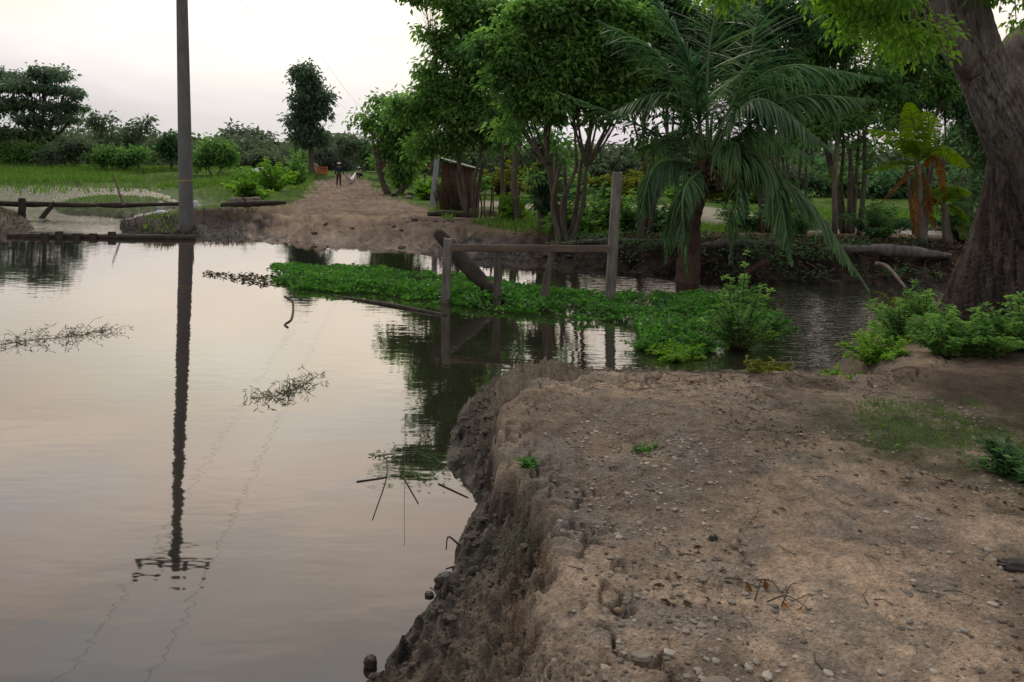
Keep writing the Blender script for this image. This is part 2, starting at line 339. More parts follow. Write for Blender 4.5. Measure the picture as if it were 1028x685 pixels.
def groundmat():
    m, nt, N, L, out = nm('earth')
    at = nd(nt, 'ShaderNodeAttribute', attribute_name='Col'); tc = nd(nt, 'ShaderNodeTexCoord'); v = tc.outputs['Object']
    n1 = nd(nt, 'ShaderNodeTexNoise', {'Vector': v, 'Scale': 60.0, 'Detail': 6.0, 'Roughness': .7})
    n2 = nd(nt, 'ShaderNodeTexNoise', {'Vector': v, 'Scale': 9.0, 'Detail': 8.0, 'Roughness': .65})
    vo = nd(nt, 'ShaderNodeTexVoronoi', {'Vector': v, 'Scale': 75.0})
    a = nd(nt, 'ShaderNodeMapRange', {'Value': n1.outputs['Fac'], 'From Min': .3, 'From Max': .7, 'To Min': .6, 'To Max': 1.4}).outputs[0]
    b = nd(nt, 'ShaderNodeMapRange', {'Value': n2.outputs['Fac'], 'From Min': .3, 'From Max': .7, 'To Min': .75, 'To Max': 1.25}).outputs[0]
    c = nd(nt, 'ShaderNodeMath', {0: a, 1: b}, operation='MULTIPLY').outputs[0]
    sp = nd(nt, 'ShaderNodeSeparateColor', {0: vo.outputs['Color']})
    peb = nd(nt, 'ShaderNodeMapRange', {'Value': sp.outputs[0], 'From Min': .8, 'From Max': 1.0, 'To Min': 1.0, 'To Max': 1.6}).outputs[0]
    dm = nd(nt, 'ShaderNodeMapRange', {'Value': vo.outputs['Distance'], 'From Min': .2, 'From Max': .45, 'To Min': 1.0, 'To Max': 0.0}).outputs[0]
    pb = nd(nt, 'ShaderNodeMix', {'Factor': dm, 'A': 1.0, 'B': peb}).outputs[0]
    cc = nd(nt, 'ShaderNodeMath', {0: c, 1: pb}, operation='MULTIPLY').outputs[0]
    hs = nd(nt, 'ShaderNodeHueSaturation', {'Color': at.outputs['Color'], 'Value': cc})
    hg = nd(nt, 'ShaderNodeMath', {0: n1.outputs['Fac'], 1: nd(nt, 'ShaderNodeMath', {0: n2.outputs['Fac'], 1: 3.0}, operation='MULTIPLY').outputs[0]}, operation='ADD').outputs[0]
    hg2 = nd(nt, 'ShaderNodeMath', {0: hg, 1: nd(nt, 'ShaderNodeMath', {0: dm, 1: .5}, operation='MULTIPLY').outputs[0]}, operation='ADD').outputs[0]
    bp = nd(nt, 'ShaderNodeBump', {'Height': hg2, 'Strength': .8, 'Distance': .012})
    wt = nd(nt, 'ShaderNodeAttribute', attribute_name='wet')
    rg = nd(nt, 'ShaderNodeMapRange', {'Value': wt.outputs['Fac'], 'To Min': .95, 'To Max': .62}).outputs[0]
    p = nd(nt, 'ShaderNodeBsdfPrincipled', {'Base Color': hs.outputs[0], 'Roughness': rg, 'Specular IOR Level': nd(nt, 'ShaderNodeMapRange', {'Value': n2.outputs['Fac'], 'From Min': .45, 'From Max': .7, 'To Min': .03, 'To Max': nd(nt, 'ShaderNodeMapRange', {'Value': wt.outputs['Fac'], 'To Min': .04, 'To Max': .22}).outputs[0]}).outputs[0], 'Normal': bp.outputs[0]})
    L.new(p.outputs[0], out.inputs[0]); return m
def watermat():
    m, nt, N, L, out = nm('pond_water')
    tc = nd(nt, 'ShaderNodeTexCoord'); v = tc.outputs['Object']
    def noise(sc, st, det=2.0, rot=0.0):
        mp = nd(nt, 'ShaderNodeMapping', {'Vector': v, 'Scale': st, 'Rotation': (0, 0, rot)})
        return nd(nt, 'ShaderNodeTexNoise', {'Vector': mp.outputs[0], 'Scale': sc, 'Detail': det}).outputs['Fac']
    sx = nd(nt, 'ShaderNodeSeparateXYZ', {0: v})
    # flow mask: livelier water in the channel on the right and in the inflow on the left
    mr = nd(nt, 'ShaderNodeMapRange', {'Value': sx.outputs['X'], 'From Min': .5, 'From Max': 3.5}).outputs[0]
    ml = nd(nt, 'ShaderNodeMapRange', {'Value': sx.outputs['Y'], 'From Min': 20.5, 'From Max': 21.8}).outputs[0]
    rip = noise(6.5, (.4, 1.6, 1), 3.0, .12); calm = noise(5.0, (.6, 1.2, 1), 2.0); slow = noise(.8, (1, 1, 1), 1.0)
    def mul(a, b): return nd(nt, 'ShaderNodeMath', {0: a, 1: b}, operation='MULTIPLY').outputs[0]
    def add(a, b): return nd(nt, 'ShaderNodeMath', {0: a, 1: b}, operation='ADD').outputs[0]
    far = nd(nt, 'ShaderNodeMapRange', {'Value': sx.outputs['Y'], 'From Min': 30.0, 'From Max': 40.0}).outputs[0]
    k = add(add(mul(mr, .032), mul(ml, .02)), mul(far, .08))
    h = add(mul(rip, k), add(mul(calm, .0016), mul(slow, .002)))
    bp = nd(nt, 'ShaderNodeBump', {'Height': h, 'Strength': 1.0, 'Distance': 1.0})
    fr = nd(nt, 'ShaderNodeFresnel', {'IOR': 1.33, 'Normal': bp.outputs[0]})
    fc = nd(nt, 'ShaderNodeMath', {0: fr.outputs[0], 1: .57}, operation='POWER').outputs[0]
    gl = nd(nt, 'ShaderNodeBsdfGlossy', {'Roughness': .03, 'Color': (.98, .93, .90, 1), 'Normal': bp.outputs[0]})
    foam = nd(nt, 'ShaderNodeMapRange', {'Value': noise(2.5, (.6, 1.5, 1), 5.0, .6), 'From Min': .52, 'From Max': .68}).outputs[0]
    fm = mul(foam, mul(ml, nd(nt, 'ShaderNodeMapRange', {'Value': sx.outputs['Y'], 'From Min': 38.0, 'From Max': 33.0}).outputs[0]))
    dc = nd(nt, 'ShaderNodeMix', {'Factor': fm, 'A': (.020, .018, .014, 1), 'B': (.32, .30, .28, 1)}, data_type='RGBA') if False else None
    mxc = nt.nodes.new('ShaderNodeMixRGB'); L.new(fm, mxc.inputs[0]); mxc.inputs[1].default_value = (.020, .018, .014, 1); mxc.inputs[2].default_value = (.45, .42, .40, 1)
    df = nd(nt, 'ShaderNodeBsdfDiffuse', {'Color': mxc.outputs[0]})
    fc2 = mul(fc, nd(nt, 'ShaderNodeMapRange', {'Value': fm, 'To Min': 1.0, 'To Max': .5}).outputs[0])
    mx = nd(nt, 'ShaderNodeMixShader', {'Fac': fc2}); L.new(df.outputs[0], mx.inputs[1]); L.new(gl.outputs[0], mx.inputs[2]); L.new(mx.outputs[0], out.inputs[0]); return m
# ------------------------------------------------------------------ ground sheet (fan of rings denser near the viewer)
def build_ground():
    az_in = np.linspace(-R(37), R(37), 1000)
    az_out = np.concatenate([np.linspace(R(37.3), R(60), 140), np.linspace(R(61), R(179.9), 70)])
    az = np.concatenate([-az_out[::-1], az_in, az_out])
    inv = np.linspace(1/1.2, 1/70., 760); r1 = 1/inv
    r = np.concatenate([[.02, .5, .9], r1, np.geomspace(73, 4000, 90)])
    oy = -.5
    RR, AA = np.meshgrid(r, az, indexing='ij'); x = RR*np.sin(AA); y = RR*np.cos(AA)+oy
    h, q = terrain(x, y, True); c, w = tcolor(x, y, q)
    nr, na = x.shape; v = np.stack([x, y, h], -1).reshape(-1, 3)
    i = np.arange(nr-1)[:, None]*na; j = np.arange(na-1)[None, :]
    f = np.stack([i+j, i+na+j, i+na+j+1, i+j+1], -1).reshape(-1, 4)
    mb = MB(); mb.add(v, f[:, ::-1]); o = mb.build('ground', groundmat()); me = o.data
    a = me.attributes.new('Col', 'FLOAT_COLOR', 'POINT'); a.data.foreach_set('color', np.concatenate([c.reshape(-1, 3), np.ones((nr*na, 1))], 1).astype(np.float32).ravel())
    a = me.attributes.new('wet', 'FLOAT', 'POINT'); a.data.foreach_set('value', w.astype(np.float32).ravel())
    tag(o, kind='structure')
build_ground()
mb = MB(); g = 60; xs = np.linspace(-160, 160, g); ys = np.linspace(-30, 140, g); XX, YY = np.meshgrid(xs, ys, indexing='ij')
i = np.arange(g-1)[:, None]*g; j = np.arange(g-1)[None, :]
mb.add(np.stack([XX, YY, 0*XX], -1).reshape(-1, 3), np.stack([i+j, i+g+j, i+g+j+1, i+j+1], -1).reshape(-1, 4))
tag(mb.build('water', watermat()), kind='structure')
# ------------------------------------------------------------------ trees
def crown_leaves(mb, cen, rad, n, L, W, tone=(.2, .8), droop=.5, spread=1.0):
    """leaf clump: leaves scattered around each centre"""
    for c, r in zip(cen, rad):
        k = max(3, int(n*random.uniform(.6, 1.4)))
        off = rng.normal(size=(k, 3))*r*.5*np.array([1, 1, .62])
        d = nrm(off+rng.normal(size=(k, 3))*r*.35)+np.array([0, 0, -droop])
        base = random.uniform(*tone)
        t = np.clip(base+rng.normal(size=k)*.15+off[:, 2]/r*.15, 0, 1)  # shading put into the tone: leaves lighter toward the top of each clump
        leaves(mb, c+off, d, L*rng.uniform(.45, 1.35, k), W*rng.uniform(.5, 1.25, k), t, up=np.array([0, 0, 1.]))
def tree(name, label, cat, base, blobs, trunk_r=.12, stems=1, nclump=60, per=70, L=.16, W=.06, cr=.45, leaf='mid', bark='bark', tone=(.1, .8), group=None, fork=.45, lean=None, droop=.5, sides=7, parts=True, shell=.55, flat=1.):
    base = np.array(base, float); base[2] = hz(base[0], base[1])-.03
    root = empty(name, base, label, cat, group)
    wt = np.array([b[2] for b in blobs], float); wt /= wt.sum()
    wd = MB(); lf = MB()
    top = sum(np.array(b[0])*w for b, w in zip(blobs, wt))
    fk = []
    for s in range(stems):
        a = 2*math.pi*s/max(stems, 1)+.7; sp = trunk_r*2.2 if stems > 1 else 0
        b0 = base+np.array([math.cos(a)*sp, math.sin(a)*sp, 0])
        tp = base+(top-base)*fork+np.array([math.cos(a), math.sin(a), 0])*(sp*3.5)
        if lean is not None: tp = tp+np.array(lean)
        mid = (b0+tp)/2+rng.normal(size=3)*np.linalg.norm(tp-b0)*.05*np.array([1, 1, 0])
        pts = spline([b0, mid, tp], 10); tube(wd, pts, [trunk_r*1.35, trunk_r*1.0, trunk_r*.9, trunk_r*.72], sides); fk.append(tp)
    for (c, rr, w), ww in zip(blobs, wt):
        c = np.array(c, float); rr = np.array(rr, float)
        f0 = min(fk, key=lambda q: np.linalg.norm((q-c)[:2])+random.random()*.3)
        m = (f0+c)/2+np.array([0, 0, -.08*np.linalg.norm(c-f0)]); lb = spline([f0, m, c+np.array([0, 0, rr[2]*.15])], 8)
        tube(wd, lb, [trunk_r*.62, trunk_r*.22], 6)
        k = max(3, int(round(nclump*ww)))
        u = nrm(rng.normal(size=(k, 3)))*(shell+(1-shell)*rng.random((k, 1)))**1.0*(.35+.65*rng.random((k, 1))**.4)
        u = u*np.where(rng.random((k, 1)) < .16, rng.uniform(1.15, 1.65, (k, 1)), 1)
        cen = c+u*rr
        for q in cen:
            st = lb[random.randint(3, 7)]
            tube(wd, spline([st, (st+q)/2+np.array([0, 0, .06*np.linalg.norm(q-st)]), q], 4), [trunk_r*.16, trunk_r*.05], 4, cap=False)
        crown_leaves(lf, cen, np.full(k, cr)*rng.uniform(.6, 1.35, k), per, L, W, tone, droop)
    wd.build('trunk', BM[bark], root); lf.build('crown', LM[leaf], root, smooth=False)
    return root
def blob(px, py, Y, rx, rz, ry=None, w=None):
    s = Y/FPX; return (A(px, py, Y), (rx*s, (ry if ry is not None else rx*s), rz*s), w if w else rx*rz*s*s)
def base_at(px, Y): q = A(px, 200, Y); return (q[0], Y, 0)
# --- far left
Y = 88
tree('rain_tree', 'broad flat-topped spreading tree at the far left beyond the green bank', 'tree', base_at(5, Y),
     [blob(0, 74, Y, 34, 6), blob(46, 74, Y, 24, 6), blob(66, 92, Y, 17, 5), blob(30, 88, Y, 30, 5), blob(58, 108, Y, 26, 4), blob(10, 104, Y, 34, 5), blob(40, 120, Y, 34, 4), blob(-45, 85, Y, 40, 10), blob(-30, 108, Y, 40, 8), blob(74, 118, Y, 10, 3), blob(20, 134, Y, 44, 5)], .45, 2, 300, 60, .50, .28, .75, 'dist', tone=(.15, .8), fork=.35, flat=1.)
tree('open_crowned_tree', 'thin tree with open airy crown right of the flat-topped tree', 'tree', base_at(103, 80),
     [blob(98, 122, 80, 12, 14), blob(108, 138, 80, 12, 10)], .14, 1, 22, 26, .55, .32, .8, 'far', tone=(.2, .6), group='sparse trees beyond the green bank')
tree('open_crowned_tree', 'thin tree with drooping airy crown left of the concrete pole', 'tree', base_at(140, 82),
     [blob(133, 130, 82, 12, 10), blob(147, 126, 82, 9, 9), blob(130, 145, 82, 14, 8)], .14, 1, 26, 26, .55, .32, .8, 'far', tone=(.2, .6), group='sparse trees beyond the green bank')
tree('bushy_tree', 'small dark rounded tree just left of the concrete pole in the treeline', 'tree', base_at(172, 84), [blob(172, 146, 84, 13, 13)], .14, 1, 26, 60, .5, .3, .9, 'dark', tone=(.1, .5))
tree('dome_tree', 'wide hazy grey-green domed tree right of the concrete pole', 'tree', base_at(250, 140), [blob(245, 142, 140, 26, 14), blob(268, 150, 140, 18, 10)], .4, 1, 70, 70, .9, .5, 1.5, 'grey', tone=(.2, .6))
Y = 80
tree('tall_tree', 'tall dark oval tree standing alone left of the dirt road', 'tree', base_at(312, Y),
     [blob(309, 80, Y, 15, 14), blob(311, 108, Y, 19, 14), blob(320, 98, Y, 16, 12), blob(311, 136, Y, 20, 15), blob(300, 120, Y, 14, 12), blob(305, 70, Y, 8, 8)], .28, 1, 120, 60, .48, .28, .75, 'dist', tone=(.0, .5))
for k, (px, py, Y, r, rz, lf_, lab) in enumerate([
    (215, 152, 75, 22, 14, 'mid', 'green leafy bush beyond the wetland just right of the concrete pole'),
    (70, 150, 84, 26, 12, 'far', 'green bush under the open-crowned trees at far left'),
    (20, 150, 86, 24, 11, 'mid', 'bush at the foot of the flat-topped tree'),
    (120, 156, 78, 24, 9, 'mid', 'low bush between the left edge and the concrete pole'),
    (262, 160, 90, 26, 9, 'far', 'wide pale bush in front of the domed tree'),
    (365, 152, 95, 22, 18, 'far', 'hazy bush behind the people at the end of the road'),
    (335, 158, 100, 20, 16, 'grey', 'grey-green bush closing the end of the road'),
    (400, 160, 80, 18, 18, 'mid', 'dark green bush right of the road end')]):
    tree('bush', lab, 'bush', base_at(px, Y), [blob(px+random.uniform(-.9, .9)*r, py+random.uniform(-.5, .7)*rz, Y, r*random.uniform(.25, .6), rz*random.uniform(.3, .7)) for _ in range(6)], .08, 2, 80, 50, .38, .22, .75, lf_, tone=(.15, .75), group='bushes of the far treeline', fork=.3)
# --- distant wood, one mass
lfm = MB()
n = 2600; th = rng.uniform(-R(50), R(50), n); D = rng.uniform(125, 175, n)
hh = (4.7+2.2*fbm(th*14, th*0, 4, 90)+1.5*fbm(th*60, th*0+3, 3, 91))*rng.random(n)**.6+.5
cen = np.stack([D*np.sin(th), D*np.cos(th), hh+.6], 1)
crown_leaves(lfm, cen, rng.uniform(1.2, 2.6, n), 42, 1.1, .7, (.1, .7), .4)
tag(lfm.build('distant_wood', LM['far'], smooth=False), 'hazy green wood closing the horizon behind everything', 'wood', kind='stuff')
# --- right of the road
tree('roadside_tree', 'low broad green tree on the right edge of the road end', 'tree', base_at(395, 45),
     [blob(395, 132, 45, 22, 18), blob(372, 122, 45, 10, 8), blob(414, 118, 45, 24, 24), blob(406, 165, 45, 16, 14), blob(392, 150, 45, 12, 10), blob(380, 102, 45, 8, 5)], .16, 2, 120, 80, .30, .16, .6, 'mid', tone=(.1, .8), group=None)
# grove
Y = 25
tree('grove_tree', 'large leafy tree left in the grove with boughs over the road', 'tree', base_at(474, Y),
     [blob(470, 110, Y, 34, 30), blob(440, 100, Y, 26, 26), blob(485, 60, Y, 36, 26), blob(455, 50, Y, 20, 12), blob(500, 130, Y, 24, 22), blob(425, -6, Y, 34, 8), blob(470, 8, Y, 30, 14), blob(448, 140, Y, 24, 14), blob(510, 20, Y, 30, 26), blob(478, 25, Y, 30, 20), blob(420, 145, Y, 12, 8), blob(432, 70, Y, 10, 8), blob(446, 34, Y, 14, 8), blob(405, 110, Y, 14, 12)],
     .07, 4, 460, 62, .21, .115, .40, 'mid', tone=(.15, 1.0), fork=.42)
Y = 17
tree('grove_tree', 'many-stemmed leafy tree in the middle of the grove behind the timber rail', 'tree', base_at(568, Y),
     [blob(545, 95, Y, 34, 20), blob(520, 60, Y, 30, 26), blob(570, 45, Y, 38, 34), blob(610, 40, Y, 34, 30), blob(545, 15, Y, 46, 20), blob(605, 92, Y, 26, 18), blob(552, 116, Y, 14, 8), blob(600, 5, Y, 40, 18), blob(522, 104, Y, 16, 10), blob(640, 60, Y, 20, 16), blob(500, 82, Y, 12, 8), blob(490, 45, Y, 14, 10), blob(572, 100, Y, 20, 8), blob(575, 75, Y, 34, 16), blob(630, 100, Y, 10, 5), blob(648, 20, Y, 14, 10), blob(510, 128, Y, 12, 6), blob(595, 118, Y, 14, 4)],
     0.055, 7, 520, 62, .155, .085, .27, 'mid', tone=(.1, .95), fork=.42)
Y = 18.5
tree('grove_tree', 'dark leafy tree behind the upright coconut fronds', 'tree', base_at(648, Y),
     [blob(650, 60, Y, 36, 30), blob(680, 30, Y, 40, 26), blob(645, 92, Y, 24, 12), blob(700, 60, Y, 30, 26), blob(655, 0, Y, 40, 16), blob(625, 65, Y, 26, 20), blob(695, 98, Y, 20, 12), blob(730, 20, Y, 30, 20), blob(740, 60, Y, 26, 18), blob(670, 55, Y, 30, 24)],
     .055, 4, 400, 70, .17, .085, .32, 'dark', tone=(0, .7), fork=.4)
tree('ivy_covered_tree', 'slim dark trunk wrapped in leaves at the left of the grove stems', 'tree', base_at(546, 20),
     [blob(546, 150, 20, 10, 16), blob(547, 185, 20, 9, 18), blob(546, 205, 20, 8, 10)], .09, 1, 44, 60, .13, .08, .22, 'dark', tone=(0, .35), fork=.8)
# right background
for (px, Y, bl, lf_, lab, st) in [
    (770, 20, [(745, 30, 34, 30), (775, 62, 34, 22), (745, 88, 26, 14), (770, 0, 40, 18), (798, 28, 22, 16), (775, 100, 26, 10)], 'dark', 'dark tree behind the right-hand coconut fronds', 2),
    (852, 21, [(830, 45, 34, 24), (862, 78, 34, 14), (812, 92, 28, 16), (845, 5, 40, 22), (880, 92, 20, 10), (800, 118, 24, 9), (835, 120, 26, 9)], 'mid', 'tree over the green lawn right of the coconut palm', 3),
    (925, 22, [(905, 55, 26, 22), (930, 15, 36, 24), (950, 85, 14, 16), (890, 15, 20, 16), (958, 50, 16, 20), (895, 100, 16, 8)], 'mid', 'dark tree behind the banana plant', 2),
    (800, 27, [(745, 45, 34, 26), (790, 70, 34, 22), (830, 95, 30, 18), (770, 108, 30, 12), (830, 20, 40, 22), (860, 110, 24, 12), (800, 135, 30, 12), (760, 150, 22, 10)], 'dark', 'dark tree filling the gap between palm and lawn trees', 2),
    (975, 26, [(905, 80, 26, 18), (945, 50, 24, 26), (965, 105, 18, 22), (990, 130, 20, 22), (900, 120, 20, 12), (930, 100, 20, 14)], 'dark', 'dark tree closing the view left of the leaning trunk', 2),
    (1000, 32, [(985, 150, 22, 30), (1010, 170, 22, 30), (965, 190, 20, 20), (1040, 120, 30, 40), (960, 140, 16, 18)], 'dark', 'dark undergrowth tree behind the leaning trunk', 2)]:
    tree('background_tree', lab, 'tree', base_at(px, Y), [blob(a, b, Y, c, d) for a, b, c, d in bl], [.055][0], st+2, 42*len(bl), 56, .17, .085, .36, lf_, tone=(0, .7), group='trees behind the right bank', fork=.5)
for k, (x0, y0, x1, y1, Y, lab) in enumerate([(838, 236, 843, 110, 20, 'tallest slim bare stem by the lawn, left of its two neighbours'), (852, 236, 854, 150, 20.5, 'middle one of the three slim bare stems by the lawn'), (862, 238, 868, 130, 20.2, 'reddish slim bare stem by the lawn, rightmost of three'), (506, 222, 506, 120, 24, 'slim straight sapling stem behind the dry fence'), (640, 262, 660, 130, 16.5, 'curved slim trunk just behind the tall grey post'), (553, 228, 557, 140, 19, 'pale straight pole-like sapling left of the grove stems'), (418, 196, 418, 140, 52, 'bare pale stem behind the leaning concrete post')]):
    b = A(x0, y0, Y); t = A(x1, y1, Y); b[2] = hz(b[0], b[1])-.03
    root = empty('sapling', b, lab, 'sapling', 'slim stems among the trees')
    mbb = MB(); tube(mbb, spline([b, (b+t)/2+np.array([.06*(k % 3-1), 0, 0]), t], 9), [.075, .045], 7); mbb.build('trunk', BM['palebark' if k in (5, 6, 0) else 'bark'], root)
    lm = MB(); cc = t+rng.normal(size=(8, 3))*.45; crown_leaves(lm, cc, np.full(8, .35), 55, .18, .08, (0, .6)); lm.build('crown', LM['mid'], root, smooth=False)
    for _ in []: pass
# ------------------------------------------------------------------ big leaning tree on the near right
def bigtree():
    Y = 8.2; root = empty('leaning_tree', (A(1015, 320, Y)[0], Y, hz(A(1015, 320, Y)[0], Y)), 'massive leaning tree with ridged grey-brown bark at the right edge', 'tree')
    s = Y/FPX
    cl = [(1024, 345, 82, 8.2), (1026, 300, 66, 8.2), (1034, 250, 55, 8.2), (1037, 200, 47, 8.15), (1029, 155, 34, 8.1), (1010, 115, 29, 8.05), (991, 75, 24, 8.0), (979, 45, 22, 7.95), (969, 5, 20, 7.9), (955, -50, 19, 7.8), (935, -120, 22, 7.6), (915, -190, 18, 7.3)]
    pts = spline([A(a, b, y) for a, b, r, y in cl], 420); rad = [r*s for a, b, r, y in cl]
    def disp(t, a):
        x = np.cos(a)*2.2+t*0; yy = np.sin(a)*2.2+t*0; tt = t+0*a
        tw = a+tt*1.6
        rid = np.abs(fbm(np.cos(tw)*4.4+20, np.sin(tw)*4.4+tt*7, 5, 101, .6))
        fl = np.exp(-tt*16)*(.10*np.cos(tw*5)+.07*np.cos(tw*3+1))
        return 1-.10*np.exp(-rid*12)+.07*fbm(np.cos(tw)*11, np.sin(tw)*11+tt*40, 5, 103, .65)+.07*fbm(np.cos(a)*1.4+5, np.sin(a)*1.4+tt*9, 3, 104)+fl
    m = MB(); tube(m, pts, rad, 240, disp=disp)
    # material: brown below, grey above, deep fissures
    mt, nt, N, L, out = nm('ridged_bark'); tc = nd(nt, 'ShaderNodeTexCoord')
    mp = nd(nt, 'ShaderNodeMapping', {'Vector': tc.outputs['Object'], 'Scale': (1, 1, .22), 'Rotation': (0, .35, 0)})
    no = nd(nt, 'ShaderNodeTexNoise', {'Vector': mp.outputs[0], 'Scale': 17.0, 'Detail': 9.0, 'Roughness': .75, 'Distortion': 1.2})
    n2 = nd(nt, 'ShaderNodeTexNoise', {'Vector': tc.outputs['Object'], 'Scale': 2.3, 'Detail': 4.0})
    sz = nd(nt, 'ShaderNodeSeparateXYZ', {0: tc.outputs['Object']})
    hf = nd(nt, 'ShaderNodeMapRange', {'Value': sz.outputs['Z'], 'From Min': 1.4, 'From Max': 2.3}).outputs[0]
    lo = ramp(nt, no.outputs['Fac'], [(.35, (.040, .034, .030)), (.5, (.095, .077, .066)), (.7, (.16, .13, .112))])
    hi = ramp(nt, no.outputs['Fac'], [(.35, (.10, .09, .08)), (.5, (.28, .26, .24)), (.68, (.46, .44, .41))])
    rd = nd(nt, 'ShaderNodeMapRange', {'Value': n2.outputs['Fac'], 'From Min': .55, 'From Max': .7}).outputs[0]
    mh = nt.nodes.new('ShaderNodeMixRGB'); L.new(rd, mh.inputs[0]); L.new(hi, mh.inputs[1]); mh.inputs[2].default_value = (.16, .085, .065, 1)
    mx = nt.nodes.new('ShaderNodeMixRGB'); L.new(hf, mx.inputs[0]); L.new(lo, mx.inputs[1]); L.new(mh.outputs[0], mx.inputs[2])
    bp = nd(nt, 'ShaderNodeBump', {'Height': no.outputs['Fac'], 'Strength': 1.0, 'Distance': .10})
    b = nd(nt, 'ShaderNodeBsdfPrincipled', {'Base Color': mx.outputs[0], 'Roughness': .9, 'Specular IOR Level': .15, 'Normal': bp.outputs[0]}); L.new(b.outputs[0], out.inputs[0])
    m.build('trunk', mt, root)
    m = MB(); d2 = lambda t, a: 1+.10*fbm(np.cos(a)*2.5+t*0, np.sin(a)*2.5+t*7, 4, 105)
    tube(m, spline([A(1010, 120, 8.1), A(1024, 80, 8.3), A(1022, 50, 8.5), A(1050, 20, 8.8), A(1090, -60, 9.2)], 60), [.26, .19, .17, .16, .12], 50, disp=d2); m.build('limb', BM['bark'], root)
    m = MB(); tube(m, spline([A(975, 68, 7.95), A(952, 38, 7.75), A(941, 12, 7.7), A(936, -20, 7.6), A(915, -80, 7.2)], 50), [.15, .13, .11, .09, .06], 40, disp=d2); m.build('limb', mt, root)
    lf = MB(); tw = MB()
    for (px, py, y, rx, rz, k) in [(880, 15, 6.9, 34, 26, 26), (915, 45, 7.0, 22, 16, 12), (850, -15, 6.8, 40, 26, 22), (1015, -20, 7.6, 32, 18, 14), (722, -14, 6.6, 26, 16, 14), (800, -40, 6.8, 60, 24, 26), (940, -62, 6.8, 60, 26, 26), (1050, 0, 7.4, 24, 40, 14)]:
        c = A(px, py, y); ss = y/FPX; cen = c+nrm(rng.normal(size=(k, 3)))*rng.random((k, 1))**.4*np.array([rx*ss, .5, rz*ss])
        hub = A(930, -110, 7.5); lb = spline([hub, (hub+c)/2+np.array([0, 0, .2]), c], 8); tube(tw, lb, [.05, .02], 6)
        for q in cen: tube(tw, spline([lb[5], q], 3), [.012, .004], 4)
        crown_leaves(lf, cen, np.full(k, .17), 42, .085, .036, (.25, .9), .7)
    lf.build('crown', LM['bright'], root, smooth=False); tw.build('twigs', BM['bark'], root)
bigtree()
# ------------------------------------------------------------------ coconut palm
def frond(root, p0, p1, p2, wid, nleaf=70, grav=.5, dead=False, name='frond'):
    m = MB(); pts = spline([p0, p1, p2], 34); tube(m, pts, [.035, .02, .006], 6, tone=.95)
    T = nrm(np.gradient(pts, axis=0)); side = nrm(np.cross(T, np.array([0, 0, 1.])))
    ts = np.linspace(.12, .995, nleaf)
    for sg in (-1, 1):
        idx = ts*33; i0 = np.clip(idx.astype(int), 0, 32); f = (idx-i0)[:, None]
        b = pts[i0]*(1-f)+pts[i0+1]*f; t = T[i0]; s = side[i0]*sg
        prof = np.sin(np.clip(ts*1.05+.05, 0, 1)**.75*math.pi)**.55
        Ln = wid*(prof*.9+.15)*rng.uniform(.85, 1.12, nleaf)
        d = nrm(s*1.0+t*(.55+.6*ts[:, None])+np.array([0, 0, -1.])*grav*.35+rng.normal(size=(nleaf, 3))*.19); Ln = Ln*np.where(rng.random(nleaf) < .07, .35, 1)
        prev = b; w0 = .040
        vs = []; K = 5
        wdir = nrm(np.cross(d, np.array([0, 0, 1.])+rng.normal(size=(nleaf, 3))*.25))
        cur = b.copy(); dd = d.copy()
        for k in range(K+1):
            ww = w0*(.6, 1, 1, .8, .5, .05)[k]*.9
            vs.append(cur-wdir*ww*.5); vs.append(cur+wdir*ww*.5)
            dd = nrm(dd+np.array([0, 0, -1.])*grav*.32); cur = cur+dd*(Ln[:, None]/K)
        V = np.stack(vs, 1); n = nleaf; nv = 2*(K+1)
        ii = np.arange(n)[:, None]*nv
        fs = np.concatenate([ii+np.array([2*k, 2*k+1, 2*k+3, 2*k+2]) for k in range(K)])
        tn = np.repeat(np.clip(random.uniform(.1, .6)+rng.normal(size=n)*.2, 0, 1), nv)
        m.add(V.reshape(-1, 3), fs, None, tn)
    return m.build(name, LM['dry' if dead else 'palm'], root)
Y = 13.9
b = A(690, 262, Y); b[2] = hz(b[0], b[1])-.05
palm = empty('coconut_palm', b, 'young coconut palm with long drooping fronds on the far bank', 'palm')
m = MB(); hub = A(708, 162, Y)
tube(m, spline([b, A(694, 225, Y), A(703, 190, Y), hub], 40), [.21, .15, .13, .15], 24, disp=lambda t, a: 1+.14*np.abs(np.sin(t*40+a*0))+.12*fbm(np.cos(a)*2, np.sin(a)*2+t*9, 3, 120))
for k in range(26):
    a = random.uniform(0, 6.28); st = hub+np.array([0, 0, -.35+random.uniform(-.25, .3)]); e = st+np.array([math.cos(a)*.32, math.sin(a)*.32, random.uniform(-.1, .35)])
    tube(m, spline([st, e], 4), [.05, .03], 5)
m.build('trunk', roughmat('palm_trunk', (.035, .024, .018), (.11, .075, .05), 14, (1, 1, .5), .9, .8, .03), palm)
